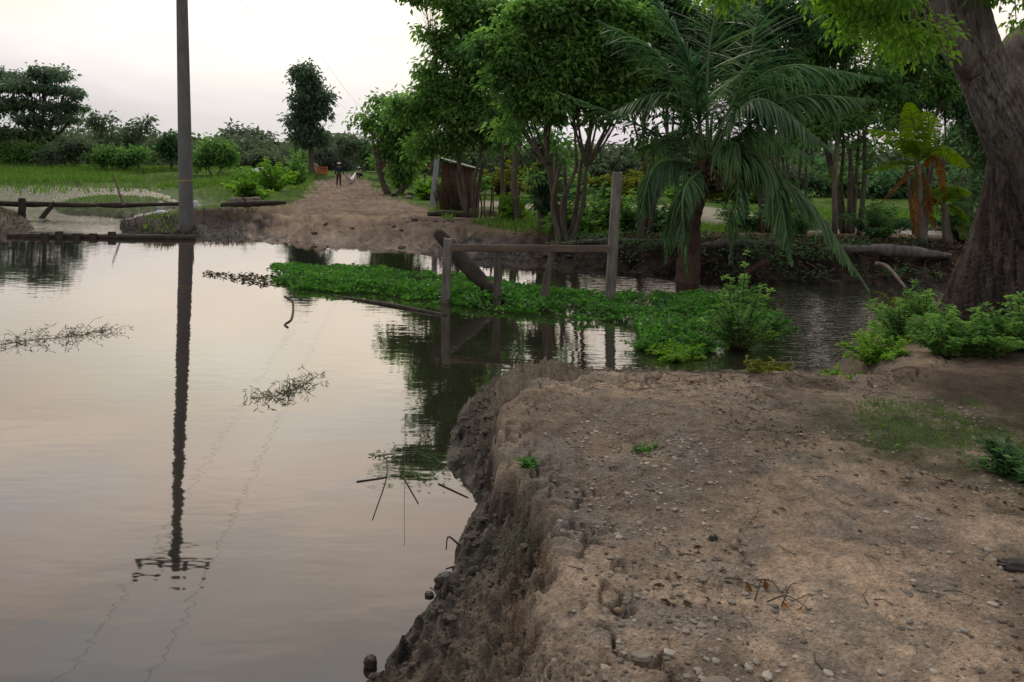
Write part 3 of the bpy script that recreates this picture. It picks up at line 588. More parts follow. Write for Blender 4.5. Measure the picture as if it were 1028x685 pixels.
F = [((708, 160), (672, 95, 0), (602, 118, -.2), .62, .55), ((704, 165), (650, 130, -.3), (560, 92, -.4), .40, .25),
     ((706, 165), (660, 165, -.3), (640, 225, -.6), .62, .9), ((712, 155), (742, 150, -.5), (733, 262, -.9), .66, .9),
     ((714, 160), (770, 162, -.5), (795, 262, -1.0), .80, .75), ((716, 162), (800, 190, -.4), (872, 290, -.8), .70, .6),
     ((706, 150), (690, 60, 0), (655, -10, .3), .85, .35), ((710, 150), (712, 50, .1), (735, -55, .4), .95, .25),
     ((712, 152), (748, 70, .3), (775, -50, .8), .95, .3), ((714, 155), (775, 70, .2), (885, 78, .2), .88, .7),
     ((716, 160), (790, 100, -.2), (880, 100, -.5), .70, .8), ((700, 160), (665, 60, .5), (600, 20, 1.2), .85, .5),
     ((712, 160), (720, 100, 1.2), (760, 60, 2.6), .8, .6), ((705, 160), (690, 130, 1.0), (640, 150, 2.4), .7, .7), ((716, 165), (760, 130, 1.1), (830, 170, 2.2), .7, .7),
     ((704, 166), (680, 200, -.3), (668, 262, -.5), .45, 1.0), ((708, 168), (686, 195, -.9), (690, 275, -1.1), .42, 1.0),
     ((712, 158), (760, 100, -.6), (835, 150, -1.4), .7, .8)]
for k, (p0, p1, p2, w, gr) in enumerate(F):
    frond(palm, A(p0[0], p0[1], Y), A(p1[0], p1[1], Y+p1[2]), A(p2[0], p2[1], Y+p2[2]), w*1.12, 110, gr)
Yd = Y-.1
frond(palm, A(706, 168, Yd), A(694, 200, Yd-.3), A(688, 258, Yd-.4), .3, 40, 1.2, True)
frond(palm, A(712, 168, Yd), A(728, 180, Yd-.3), A(742, 205, Yd-.4), .28, 36, 1.2, True)
# dark palm fronds seen left of the grove (a second palm behind)
Y2 = 23; b = A(520, 215, Y2); b[2] = hz(b[0], b[1])-.03
p2r = empty('coconut_palm', b, 'dark slender palm half hidden inside the grove', 'palm'); m = MB(); hb = A(522, 135, Y2)
tube(m, spline([b, A(516, 180, Y2), hb], 12), [.12, .08], 8); m.build('trunk', BM['bark'], p2r)
for e in [(478, 168), (500, 95), (545, 88), (575, 125), (470, 130)]:
    q = A(e[0], e[1], Y2); frond(p2r, hb, (hb+q)/2+np.array([0, 0, .35]), q, .45, 44, .7)
# ------------------------------------------------------------------ banana plant
def bananaleaf(root, p0, p1, p2, w, mat, name='leaf_blade', droopy=.2, torn=.25):
    m = MB(); n = 44; pts = spline([p0, p1, p2], n); T = nrm(np.gradient(pts, axis=0)); s = nrm(np.cross(T, np.array([0.05, .3, 1.]))); u = np.cross(s, T)
    t = np.linspace(0, 1, n); prof = np.sin(np.clip(t*.94+.05, 0, 1)**.7*math.pi)**.6*(t > .06)+.02
    tube(m, pts, [.02, .004], 5, tone=.9)
    for sg in (-1, 1):
        for i in range(n-1):
            gap = .0 if random.random() > torn else .4
            a, bb = pts[i], pts[i+1]*(1-gap)+pts[i]*gap
            wl = w*prof[i]; dr = droopy*random.uniform(.6, 1.3)
            o1 = s[i]*sg*wl*.5+u[i]*wl*.12; o2 = s[i]*sg*wl-u[i]*0+np.array([0, 0, -1])*wl*dr
            f = T[i]*.25*wl
            m.add([a, bb, bb+o1+f*.5, a+o1+f*.5, bb+o2+f, a+o2+f], [[0, 1, 2, 3], [3, 2, 4, 5]], None, np.clip(.5+rng.normal()*.15, 0, 1))
    return m.build(name, mat, root, smooth=False)
Y = 17.5
for k, (bx, lab, lv) in enumerate([(922, 'banana plant with one upright leaf and hanging orange dead leaves', [((922, 165), (918, 130), (912, 103), .26, 'banana'), ((922, 160), (905, 140), (872, 130), .25, 'banana'), ((920, 165), (895, 165), (868, 172), .24, 'banana'), ((922, 162), (945, 150), (972, 168), .28, 'banana'), ((920, 168), (906, 180), (884, 204), .20, 'dead'), ((921, 172), (918, 195), (919, 238), .20, 'dead'), ((925, 168), (940, 158), (950, 200), .22, 'dead'), ((924, 170), (932, 190), (937, 215), .2, 'dead'), ((922, 160), (932, 130), (930, 112), .24, 'banana')]),
                              (948, 'smaller banana plant beside the leaning trunk with yellow-green leaves', [((948, 205), (958, 190), (975, 195), .24, 'banana'), ((948, 205), (945, 190), (940, 215), .22, 'banana'), ((946, 206), (930, 200), (940, 232), .2, 'dead'), ((950, 205), (965, 215), (968, 240), .24, 'banana')])]):
    b = A(bx+4, 243, Y); b[2] = hz(b[0], b[1])-.03; rt = empty('banana_plant', b, lab, 'banana plant', None)
    top = A(bx, 165 if k == 0 else 205, Y); m = MB(); tube(m, spline([b, (b+top)/2, top], 10), [.11, .06], 10); m.build('stem', BM['palebark'], rt)
    for (a, c, d, w, mt) in lv:
        bananaleaf(rt, A(*a, Y), A(*c, Y-.15), A(*d, Y-.3), w*(1.15 if mt == 'banana' else .6), LM[mt], torn=.3 if mt == 'banana' else .55, droopy=.2 if mt == 'banana' else .7)
# ------------------------------------------------------------------ shrubs, weeds, mat
def weed(root_name, label, px, py, z, h, rad, leaf='mid', n=14, per=26, L=.07, W=.035, cat='weed', group=None, base=None, tone=(.2, .9)):
    b = G(px, py, z) if base is None else np.array(base, float); b[2] = max(hz(b[0], b[1]), 0)-.01
    rt = empty(root_name, b, label, cat, group); st = MB(); lf = MB()
    for k in range(n):
        a = random.uniform(0, 6.28); q = random.random()**.6*rad; hh = h*(random.uniform(.35, 1.0) if random.random() < .75 else random.uniform(1.0, 1.45))*(1-.35*q/rad)
        s0 = b+np.array([math.cos(a)*q*.15, math.sin(a)*q*.15, 0]); e = b+np.array([math.cos(a)*q, math.sin(a)*q, hh])
        pts = spline([s0, (s0+e)/2+np.array([0, 0, .1*hh]), e], 7); tube(st, pts, [.004+.008*h, .002], 4)
        i = rng.integers(1, 7, per); c = pts[i]+rng.normal(size=(per, 3))*.22*L
        ang = rng.uniform(0, 6.28, per); d = np.stack([np.cos(ang), np.sin(ang), rng.uniform(-.3, .8, per)], 1)
        leaves(lf, c, d, L*rng.uniform(.6, 1.3, per), W*rng.uniform(.7, 1.2, per), np.clip(random.uniform(*tone)+rng.normal(size=per)*.12, 0, 1), up=np.array([0, 0, 1.]))
    st.build('stems', BM['twig'], rt); lf.build('leaves', LM[leaf], rt, smooth=False); return rt
def sc(poly, n, z=0):            # random points inside a pixel-cornered ground polygon
    pl = P(z, *poly); a = np.array(pl); out = []
    while sum(map(len, out)) < n:
        x = rng.uniform(a[:, 0].min(), a[:, 0].max(), n); y = rng.uniform(a[:, 1].min(), a[:, 1].max(), n)
        k = sdist(x, y, pl) > 0; out.append(np.stack([x[k], y[k]], 1))
    return np.concatenate(out)[:n]
matp = [(262, 280), (268, 288), (330, 296), (400, 303), (430, 306), (480, 314), (520, 320), (580, 325), (635, 325), (645, 345), (700, 352), (745, 340), (792, 322), (792, 305), (740, 298), (660, 300), (600, 297), (540, 292), (480, 284), (430, 277), (350, 270), (290, 268), (270, 273)]
pts = sc(matp, 27000); pl = P(0, *matp)
sd = sdist(pts[:, 0], pts[:, 1], pl)+.55*fbm(pts[:, 0]*1.5, pts[:, 1]*1.5, 4, 131)-.08
hn = fbm(pts[:, 0]*1.6, pts[:, 1]*1.6, 4, 130)*.5+.5
keep = (sd > .02) & (rng.random(len(pts)) < np.clip((hn-.33)*4.5, .05, 1)); pts = pts[keep]; hn = hn[keep]; sd = sd[keep]
k = len(pts); zz = np.clip(sd*.5, .01, .13)*(.45+.9*hn)*rng.uniform(.3, 1.1, k)
lm = MB(); ang = rng.uniform(0, 6.28, k)
leaves(lm, np.stack([pts[:, 0], pts[:, 1], zz+.005], 1), np.stack([np.cos(ang), np.sin(ang), rng.uniform(.1, 1.1, k)], 1), rng.uniform(.03, .10, k), rng.uniform(.022, .07, k), np.clip(.05+.8*hn+rng.normal(size=k)*.22, 0, 1), up=np.array([0, 0, 1.]))
lmd = MB(); q = sc([(300, 284), (430, 300), (640, 326), (700, 350), (790, 330), (790, 303), (600, 299), (430, 279), (300, 272)], 900); k = len(q); ang = rng.uniform(0, 6.28, k)
leaves(lmd, np.c_[q, rng.uniform(.01, .10, k)], np.stack([np.cos(ang), np.sin(ang), rng.uniform(-.2, .9, k)], 1), rng.uniform(.03, .12, k), rng.uniform(.008, .035, k), rng.uniform(0, 1, k))
tag(lmd.build('withered_plants', LM['dry'], smooth=False), 'withered brown stalks mixed into the floating green mat', 'dead plants', kind='stuff')
tag(lm.build('floating_plants', LM['mat'], smooth=False), 'bright green mat of floating water plants across the pond', 'water plants', kind='stuff')
# sparse floating trail left of the mat and smaller rafts
tr = MB(); q = sc([(200, 276), (262, 288), (275, 284), (262, 276), (205, 273)], 170); k = len(q); ang = rng.uniform(0, 6.28, k)
leaves(tr, np.c_[q, np.full(k, .008)], np.stack([np.cos(ang), np.sin(ang), rng.uniform(0, .5, k)], 1), rng.uniform(.05, .12, k), .03, rng.uniform(0, .4, k))
tag(tr.build('weed_trail', LM['dry'], smooth=False), 'thin brownish trail of floating weed left of the green mat', 'water weed', kind='stuff')
W_ = [(742, 345, .06, .80, .42, 'mid', 36, 44, 'tall bright weed clump rising at the right end of the green mat'),
      (735, 322, .0, .50, .40, 'mat', 30, 34, 'green weed clump just behind the tallest one on the mat'),
      (775, 335, .0, .25, .35, 'mat', 24, 30, 'low weed clump at the far right tip of the green mat'),
      (700, 352, .0, .16, .36, 'mat', 26, 30, 'low weed clump at the front edge of the mat'),
      (655, 350, .0, .14, .32, 'mat', 24, 30, 'low weed clump in the water left of the pale stone'),
      (680, 360, .0, .16, .30, 'bright', 22, 30, 'low bright weeds at the far edge of the dirt bank'),
      (770, 366, .15, .14, .22, 'yellow', 14, 18, 'yellowish small weed on the far edge of the dirt bank'),
      (840, 372, .2, .14, .20, 'bright', 14, 20, 'small weed beside the bare earth hump'),
      (878, 370, .2, .22, .30, 'bright', 24, 30, 'bright weed clump at the corner of the bank'),
      (905, 352, .25, .40, .38, 'mid', 30, 34, 'bushy weed at the water corner left of the leaning trunk'),
      (930, 320, .3, .42, .38, 'mid', 30, 36, 'yellow-green bush against the left foot of the leaning trunk'),
      (950, 352, .45, .36, .34, 'mid', 34, 40, 'leafy bush in front of the left foot of the leaning trunk'),
      (985, 348, .5, .32, .34, 'mid', 34, 40, 'leafy bush in front of the middle of the leaning trunk'),
      (1022, 345, .5, .40, .34, 'mid', 34, 40, 'leafy bush at the right edge under the leaning trunk'),
      (1060, 360, .5, .5, .5, 'mid', 34, 40, 'leafy bush just outside the right edge'),
      (905, 300, .3, .35, .4, 'yellow', 24, 30, 'yellow-green bush by the channel left of the leaning trunk'),
      (1024, 470, .5, .16, .22, 'dark', 18, 22, 'low dark weed at the right edge of the dirt'),
      (528, 525, .12, .05, .05, 'mat', 8, 10, 'tiny green sprig at the foot of the eroded bank'),
      (650, 452, .42, .035, .12, 'mat', 8, 8, 'small creeping green weed on the bare dirt')]
for (px, py, z, h, rd, lf_, n, per, lab) in W_:
    if px == 1060: continue
    weed('weed_clump', lab, px, py, z, h, rd, lf_, int(n*1.3), int(per*1.5), .055 if h > .1 else .03, .024 if h > .1 else .014, 'weeds', 'weed clumps along the near bank')
# bushes left of the road and along the far bank
for (px, py, h, rd, lf_, lab) in [(250, 200, 1.1, 1.0, 'bright', 'bright low bush left of the road nearest the fallen log'), (275, 192, 1.8, 1.4, 'bright', 'bright rounded bush left of the road'), (298, 186, 1.9, 1.3, 'mid', 'darker bush left of the road before the tall tree'), (255, 190, 1.2, 1.3, 'mid', 'low green bush behind the fallen log'), (300, 180, 2.2, 1.5, 'mid', 'bush at the foot of the tall tree'), (404, 190, 1.2, 1.0, 'mid', 'low bush on the right verge of the road'), (432, 201, .8, .8, 'bright', 'bright grass-like bush by the leaning concrete post'), (600, 232, .9, .9, 'dark', 'dark leafy undergrowth right of the grove stems'), (622, 236, .8, .8, 'mid', 'leafy undergrowth behind the tall grey post'), (574, 236, .5, .6, 'mid', 'leafy undergrowth below the grove stems'), (515, 222, .8, .5, 'bright', 'bright upright weeds at the right end of the dry fence'), (655, 238, .6, .6, 'dark', 'dark undergrowth left of the palm trunk')]:
    weed('bush', lab, px, py, .4, h, rd, lf_, 34, 60, .20 if py < 205 else .15, .13 if py < 205 else .08, 'bush', 'low bushes beside the road and grove')
for k, (px, py, h, lab) in enumerate([(750, 232, .9, 'leafy plants behind the coconut fronds'), (795, 238, .9, 'leafy plants at the left end of the pale fallen log'), (880, 240, .8, 'plants behind the pale fallen log'), (968, 245, 1.4, 'dark undergrowth left of the leaning trunk')]):
    weed('undergrowth', lab, px, py, .45, h, .8, 'dark', 26, 50, .16, .06, 'undergrowth', 'undergrowth on the right far bank')
# yellowish shrub row far behind the grove
for k in range(9):
    px = 470+k*36; Y = 46+random.uniform(-2, 3); q = A(px, 196, Y); q[2] = 0
    weed('field_shrub', 'yellow-green shrub in the row behind the pale track', 0, 0, 0, 1.7, 1.7, 'yellow' if k % 3 else 'mid', 26, 60, .26, .16, 'shrub', 'yellow-green shrubs in a row behind the grove', base=q)
# dark hill trees behind right side
for k, (px, r_, tp) in enumerate([(600, 40, 152), (680, 46, 150), (760, 46, 158), (840, 46, 166), (900, 40, 172), (960, 40, 175)]):
    Y = 62; tree('backdrop_tree', ['hazy tree beyond the field behind the grove stems', 'hazy tree beyond the field behind the palm', 'hazy tree beyond the field right of the palm trunk', 'hazy tree beyond the lawn behind the slim stems', 'hazy tree beyond the lawn behind the banana plant', 'hazy tree beyond the lawn next to the leaning trunk'][k], 'tree', base_at(px, Y), [blob(px, tp+12, Y, r_, 18), blob(px+20, tp+20, Y, r_*.7, 14)], .15, 2, 90, 60, .42, .22, .8, 'far' if k < 3 else 'dark', tone=(.1, .6), group='hazy trees beyond the field')
# ------------------------------------------------------------------ grass
def grassblades(name, xy, hmin, hmax, w, mat, label, tone=(.1, .9), lean=.35):
    tz = terrain(xy[:, 0], xy[:, 1])
    if name == 'wetland_grass':
        kk = fbm(xy[:, 0]*.12, xy[:, 1]*.05, 4, 200)+.012*(xy[:, 1]-70)+rng.normal(size=len(xy))*.08 > -.12; xy = xy[kk]; tz = tz[kk]
    xy = xy[tz > (.04 if name != 'wetland_grass' else -9)]; k = len(xy); z = np.maximum(terrain(xy[:, 0], xy[:, 1]), 0)-.01; m = MB()
    a = rng.uniform(0, 6.28, k); hh = rng.uniform(hmin, hmax, k); s = np.stack([np.cos(a), np.sin(a), 0*a], 1)*(w*rng.uniform(.5, 1.2, k))[:, None]
    l = rng.normal(size=(k, 3))*np.array([1, 1, 0])*(hh*lean)[:, None]; b = np.c_[xy, z]
    v = np.stack([b-s*.5, b+s*.5, b+l*.4+np.c_[0*a, 0*a, hh*.6]+s*.35, b+l+np.c_[0*a, 0*a, hh], b+l*.4+np.c_[0*a, 0*a, hh*.6]-s*.35], 1)
    i = np.arange(k)[:, None]*5
    m.add(v.reshape(-1, 3), i+np.array([0, 1, 2, 4]), i+np.array([4, 2, 3]), np.repeat(rng.uniform(*tone, k), 5))
    return tag(m.build(name, LM[mat], smooth=False), label, 'grass', kind='stuff')
xy = np.concatenate([sc([(-80, 186), (60, 186.5), (150, 188), (190, 196), (215, 203), (300, 203), (320, 182), (-80, 176)], 30000), sc([(-150, 180), (310, 180), (310, 172.5), (-150, 171)], 5000, .9)])
grassblades('wetland_grass', xy, .12, .5, .09, 'grass', 'bright green grass bank around the far left wetland')
xy = np.concatenate([sc([(52, 208), (62, 214), (122, 219), (150, 211), (190, 206), (120, 204)], 1800), sc([(125, 230), (150, 214), (185, 210), (185, 225)], 900, .4)])
grassblades('bank_grass', xy, .04, .15, .03, 'grass', 'short brown-green grass on the little banks by the inflow')
xy = sc([(470, 224), (520, 216), (640, 216), (700, 222), (770, 226), (770, 236), (600, 240), (520, 234)], 5000, .4); g2 = sc([(470, 205), (1000, 212), (1000, 228), (820, 232), (760, 212), (470, 201)], 9000, .3)
g2 = g2[sdist(g2[:, 0], g2[:, 1], sandp) < 0]
grassblades('lawn_grass', np.concatenate([xy, g2]), .06, .22, .05, 'grass', 'green grass behind the grove and around the back pond')
xy = sc([(430, 212), (455, 205), (465, 215), (450, 222)], 900, .4); grassblades('verge_grass', xy, .05, .2, .04, 'grass', 'bright grass on the verge below the leaning concrete post')
xy = sc([(835, 440), (870, 395), (1100, 400), (1100, 470), (1000, 452), (900, 450)], 5200, .45); nn = fbm(xy[:, 0]*2.5, xy[:, 1]*2.5, 4, 140); xy = xy[nn > .0]
grassblades('thin_grass', xy, .015, .055, .006, 'grass', 'thin patchy grass on the dirt at the right', (0, .6), .7)
xy = np.concatenate([sc([(0, 206), (30, 214), (34, 230), (0, 236), (-60, 240), (-60, 204)], 1600, .4), sc([(120, 214), (185, 210), (260, 210), (250, 222), (185, 232), (125, 228)], 2200, .4)])
grassblades('mound_grass', xy, .03, .12, .03, 'dry', 'thin brown grass on the mud mounds beside the inflow', (0, .8), .6)
# ------------------------------------------------------------------ stones and litter
import bmesh
def ico(sub):
    bm = bmesh.new(); bmesh.ops.create_icosphere(bm, subdivisions=sub, radius=1); v = np.array([p.co[:] for p in bm.verts]); f = np.array([[q.index for q in t.verts] for t in bm.faces]); bm.free(); return v, f
I1 = ico(1); I3 = ico(4)
def scatter_stones(mb, xy, smin, smax, tone=(.1, .9)):
    k = len(xy); z = terrain(xy[:, 0], xy[:, 1]); s = smin*(smax/smin)**(rng.random(k)**2.2)
    V, Fc = I1
    jit = 1+rng.normal(size=(k, len(V), 1))*.13; sc3 = np.stack([rng.uniform(.7, 1.3, k), rng.uniform(.7, 1.3, k), rng.uniform(.35, .75, k)], 1)
    a = rng.uniform(0, 6.28, k); v = V[None]*jit*sc3[:, None]*s[:, None, None]
    x = v[..., 0]*np.cos(a)[:, None]-v[..., 1]*np.sin(a)[:, None]; y = v[..., 0]*np.sin(a)[:, None]+v[..., 1]*np.cos(a)[:, None]
    v = np.stack([x+xy[:, 0, None], y+xy[:, 1, None], v[..., 2]+(z+s*.12)[:, None]], -1)
    f = (Fc[None]+np.arange(k)[:, None, None]*len(V)).reshape(-1, 3)
    mb.add(v.reshape(-1, 3), None, f, np.repeat(rng.uniform(*tone, k), len(V)))
m = MB()
plateau = [(560, 690), (575, 560), (545, 480), (520, 400), (600, 380), (860, 385), (960, 400), (1100, 500), (1100, 740), (700, 740)]
q = sc(plateau, 9000, .42); q = q[fbm(q[:, 0]*2.1, q[:, 1]*2.1, 3, 78)+rng.normal(size=len(q))*.12 > .02]; scatter_stones(m, q, .0018, .016)
scatter_stones(m, sc([(570, 690), (580, 520), (560, 420), (640, 400), (760, 470), (760, 740), (600, 740)], 1700, .42), .003, .012)
tag(m.build('gravel', BM['stone'], smooth=False), 'loose small stones and grit scattered over the dirt bank', 'gravel', kind='stuff')
m = MB(); q = sc([(540, 700), (560, 520), (540, 430), (660, 410), (800, 480), (1000, 560), (1000, 720), (560, 720)], 420, .42); q = q[fbm(q[:, 0]*2.5, q[:, 1]*2.5, 3, 81)+rng.normal(size=len(q))*.2 > .05]; scatter_stones(m, q, .006, .020, (.5, 1)); tag(m.build('stone_chips', BM['chip'], smooth=False), 'pale flat stone chips pressed into the dirt', 'stones', kind='stuff')
m = MB(); xy = sc([(350, 700), (400, 650), (440, 600), (465, 540), (485, 505), (455, 470), (460, 420), (500, 395), (500, 460), (550, 520), (570, 600), (600, 700)], 1300, .08); xy = xy[terrain(xy[:, 0], xy[:, 1]) < .30]
scatter_stones(m, xy, .004, .018, (0, .5)); scatter_stones(m, xy[:150]+.01, .012, .030, (0, .6)); tag(m.build('mud_clods', BM['mudclod'], smooth=False), 'dark wet clods of mud along the water edge', 'mud', kind='stuff')
m = MB(); q = sc([(230, 242), (300, 244), (430, 254), (500, 260), (700, 280), (700, 255), (520, 240), (440, 228), (300, 228), (200, 225)], 800, .2); nn = fbm(q[:, 0]*.9, q[:, 1]*.9, 3, 77); q = q[nn > -.05]; scatter_stones(m, q, .01, .10, (0, .7)); tag(m.build('bank_rubble', BM['mudclod'], smooth=False), 'dark lumps of mud and rubble on the far bank', 'rubble', kind='stuff')
m = MB(); q = sc(plateau, 2200, .42); q = q[fbm(q[:, 0]*1.7+3, q[:, 1]*1.7, 3, 79)+rng.normal(size=len(q))*.15 > .18]; k = len(q); a = rng.uniform(0, 6.28, k); zz = terrain(q[:, 0], q[:, 1])
leaves(m, np.c_[q, zz+.004], np.stack([np.cos(a), np.sin(a), rng.uniform(-.05, .25, k)], 1), rng.uniform(.015, .05, k), rng.uniform(.006, .018, k), rng.uniform(0, 1, k), fold=.5, up=np.array([0, 0, 1.]))
tag(m.build('leaf_litter', leafmat('fallen_leaf', (.05, .03, .018), (.26, .20, .13), .1, .8), smooth=False), 'dry fallen leaves scattered over the dirt bank', 'leaves', kind='stuff')
m = MB()
for (x, y) in np.concatenate([sc(plateau, 190, .42), sc([(560, 378), (900, 372), (900, 390), (700, 392), (560, 390)], 300, .42)]):
    a = random.uniform(0, 6.28); L = random.uniform(.02, .11); z = hz(x, y); e = (x+math.cos(a)*L, y+math.sin(a)*L); c = (x+math.cos(a+.3)*L*.5, y+math.sin(a+.3)*L*.5)
    tube(m, [(x, y, z+.004), (c[0], c[1], z+.008), (e[0], e[1], hz(*e)+.004)], [.0022, .001], 4, tone=random.random())
tag(m.build('twig_litter', BM['twig']), 'small dry twigs and roots scattered on the dirt', 'twigs', kind='stuff')
m = MB(); q = sc([(540, 240), (700, 240), (960, 252), (1000, 290), (700, 283), (520, 264)], 2600, .3); q = q[terrain(q[:, 0], q[:, 1]) > .03]; k = len(q); a = rng.uniform(0, 6.28, k); zz = terrain(q[:, 0], q[:, 1])
leaves(m, np.c_[q, zz+.01], np.stack([np.cos(a), np.sin(a)-.4, rng.uniform(-.3, .6, k)], 1), rng.uniform(.05, .30, k), rng.uniform(.012, .05, k), rng.uniform(0, 1, k)**2*.8, fold=.4)
for i_ in range(260):
    x, y = q[i_]; z = zz[i_]; e = np.array([x+random.uniform(-.3, .3), y-random.uniform(0, .3), max(z+random.uniform(-.25, .2), .01)]); tube(m, spline([(x, y, z+.02), (np.array([x, y, z])+e)/2+rng.normal(size=3)*.05, e], 5), [.012, .005], 4, tone=random.random()*.5, cap=False)
tag(m.build('bank_debris', LM['dry'], smooth=False), 'tangle of dead roots, fronds and leaves on the dark right-hand bank', 'debris', kind='stuff')
m = MB(); q = sc([(560, 245), (700, 243), (960, 255), (960, 284), (700, 280), (560, 268)], 1500, .3); nn = fbm(q[:, 0]*1.5, q[:, 1]*1.5, 3, 190); q = q[(terrain(q[:, 0], q[:, 1]) > .05) & (nn > .05)]; k = len(q); a = rng.uniform(0, 6.28, k)
cen = np.c_[q, terrain(q[:, 0], q[:, 1])+.05][:130]; crown_leaves(m, cen, np.full(len(cen), .22), 26, .10, .04, (0, .5), .4)
tag(m.build('bank_weeds', LM['dark'], smooth=False), 'dark patchy weeds clinging to the right-hand bank', 'weeds', kind='stuff')
def stone(name, px, py, z, w, d, h, mat, label, seed, flat=.3, rot=0, cat='stone', group=None):
    c = G(px, py, z); c[2] = max(hz(c[0], c[1]), 0)+h*flat
    V = I3[0]; nn = 1+.22*fbm(V[:, 0]*1.3+seed*7, V[:, 1]*1.3+V[:, 2]*1.7, 3, seed)+.07*fbm(V[:, 0]*5+V[:, 2]*3+seed, V[:, 1]*5, 3, seed+1)
    v = np.sign(V)*np.abs(V)**.85*nn[:, None]*np.array([w, d, h])/2; x = v[:, 0]*math.cos(rot)-v[:, 1]*math.sin(rot); y = v[:, 0]*math.sin(rot)+v[:, 1]*math.cos(rot)
    m = MB(); m.add(np.stack([x, y, v[:, 2]], 1)+c, None, I3[1], .7); return tag(m.build(name, BM[mat], origin=c), label, cat, group)
BM['oldlog'] = roughmat('old_grey_log', (.055, .05, .045), (.17, .16, .15), 10, (1, 1, .3))
BM['pale'] = roughmat('pale_stone', (.14, .12, .095), (.26, .23, .19), 12)
BM['tan'] = roughmat('tan_stone', (.20, .13, .08), (.30, .21, .14), 12)
stone('stone', 645, 652, .42, .062, .05, .022, 'pale', 'flat round pale stone on the dirt near the bottom', 1, .1)
stone('stone', 718, 681, .42, .10, .05, .03, 'pale', 'long tan stone cut by the bottom edge', 2, .1, .3)
stone('stone', 705, 580, .42, .035, .03, .018, 'pale', 'small pale flat stone below the dirt middle', 3, .2)
stone('stone', 737, 551, .42, .028, .028, .026, 'tan', 'small rounded tan stone beside two grey ones', 4, .3)
stone('stone', 716, 545, .42, .035, .03, .026, 'darkstone', 'small dark reddish stone left of the rounded tan stone', 5, .3)
stone('stone', 621, 598, .42, .03, .02, .02, 'tan', 'small tan stone left of the dry leaves', 6, .3)
stone('stone', 762, 590, .42, .026, .022, .02, 'pale', 'small whitish stone just above the dry curled leaf', 17, .3)
stone('stone', 1018, 572, .45, .12, .08, .05, 'darkstone', 'dark half-buried stone at the right edge', 18, .1)
stone('stone', 726, 372, .41, .11, .09, .19, 'pale', 'pale upright stone beside the tallest weed clump', 7, .3)
stone('shore_rock', 447, 587, .0, .095, .08, .075, 'darkstone', 'dark wet rock lying in the shallows', 8, .2, .4)
stone('shore_rock', 372, 669, .0, .05, .045, .05, 'darkstone', 'small dark rock in the water at the bottom left of the bank', 9, .3)
stone('shore_rock', 431, 598, .0, .04, .035, .025, 'darkstone', 'tiny dark rock left of the larger wet rock', 10, .2)
# ------------------------------------------------------------------ dead leaf clump + twig on the dirt
b = G(772, 596, .43); b[2] = hz(b[0], b[1]); rt = empty('dry_twig', b, 'curled dry twig with pale and orange dead leaves on the dirt', 'twig')
m = MB()
for (x0, y0, x1, y1) in [(760, 575, 790, 600), (758, 598, 770, 575), (785, 605, 800, 580), (770, 600, 810, 603)]:
    p, q = G(x0, y0, .45), G(x1, y1, .45); tube(m, spline([p+[0, 0, hz(*p[:2])-.44], (p+q)/2+[0, 0, .012], q+[0, 0, hz(*q[:2])-.44]], 8), [.0028, .0014], 5)
m.build('stem', BM['twig'], rt); m = MB()
for (px, py, t, L) in [(792, 607, .9, .035), (800, 609, 1, .03), (756, 592, .3, .05), (770, 588, .3, .05), (676, 523, .9, .03)][:4]:
    c = G(px, py, .44); c[2] = hz(c[0], c[1])+.006; leaves(m, c[None], np.array([[random.uniform(-1, 1), .3, .15]]), L, L*.4, t)
m.build('dead_leaves', LM['dead'], rt, smooth=False)
# ------------------------------------------------------------------ timber structure in the water
BX = [(-1, -1), (1, -1), (1, 1), (-1, 1)]
def beam(mb, p, q, w, d, n=14, seed=0, up=None, taper=1.0, jag=0):
    p = np.array(p, float); q = np.array(q, float); T = nrm(q-p); ref = np.array([0, 1., 0]) if abs(T[1]) < .8 else np.array([1., 0, 0]); S_ = nrm(np.cross(T, ref)); B = np.cross(S_, T)
    t = np.linspace(0, 1, n); prof = []
    for k, (a, bb) in enumerate([(-1, -.8), (-.8, -1), (.8, -1), (1, -.8), (1, .8), (.8, 1), (-.8, 1), (-1, .8)]):
        wob = .06*fbm(t*4+seed+k*3, t*0+k, 3, 150); sc_ = 1+(taper-1)*t
        ext = (t == 1)*jag*random.uniform(-1, 1)
        prof.append(p+T*(t*np.linalg.norm(q-p)+ext)[:, None]+S_*((a+wob)*w/2*sc_)[:, None]+B*((bb+wob)*d/2*sc_)[:, None])
    v = np.stack(prof, 1).reshape(-1, 3); i = np.arange(n-1)[:, None]*8; j = np.arange(8)[None]; k = (j+1) % 8
    f = np.stack([i+j, i+k, i+8+k, i+8+j], -1).reshape(-1, 4)
    jj = np.arange(8); kk = (jj+1) % 8; v = np.vstack([v, v[:8].mean(0), v[-8:].mean(0)]); c = n*8
    mb.add(v, f, np.vstack([np.stack([kk, jj, 0*jj+c], 1), np.stack([(n-1)*8+jj, (n-1)*8+kk, 0*jj+c+1], 1)]))
def post(px0, py0, px1, py1, Y, w, d, label, mat='wood', taper=.95, jag=.02, name='timber_post', notch=False):
    b = A(px0, py0, Y); t = A(px1, py1, Y); b = b+(b-t)/np.linalg.norm(b-t)*(b[2]+.35); m = MB(); beam(m, b, t, w, d, 18, px0, None, taper, jag)
    return tag(m.build(name, BM[mat], origin=b, smooth=False), label, 'post')
post(447, 304, 450, 240, 11.25, .125, .09, 'short pale square post left of the timber rail', 'greywood')
post(499, 302, 500, 249, 11.2, .115, .10, 'brown square post second from the left under the rail')
post(546, 300, 556, 244, 11.1, .15, .10, 'leaning split post with pointed top, third from the left', 'wood', .55, .05)
post(612, 304, 620, 173, 11.0, .135, .11, 'tall weathered grey post at the right end of the rail', 'greywood', .95, .01)
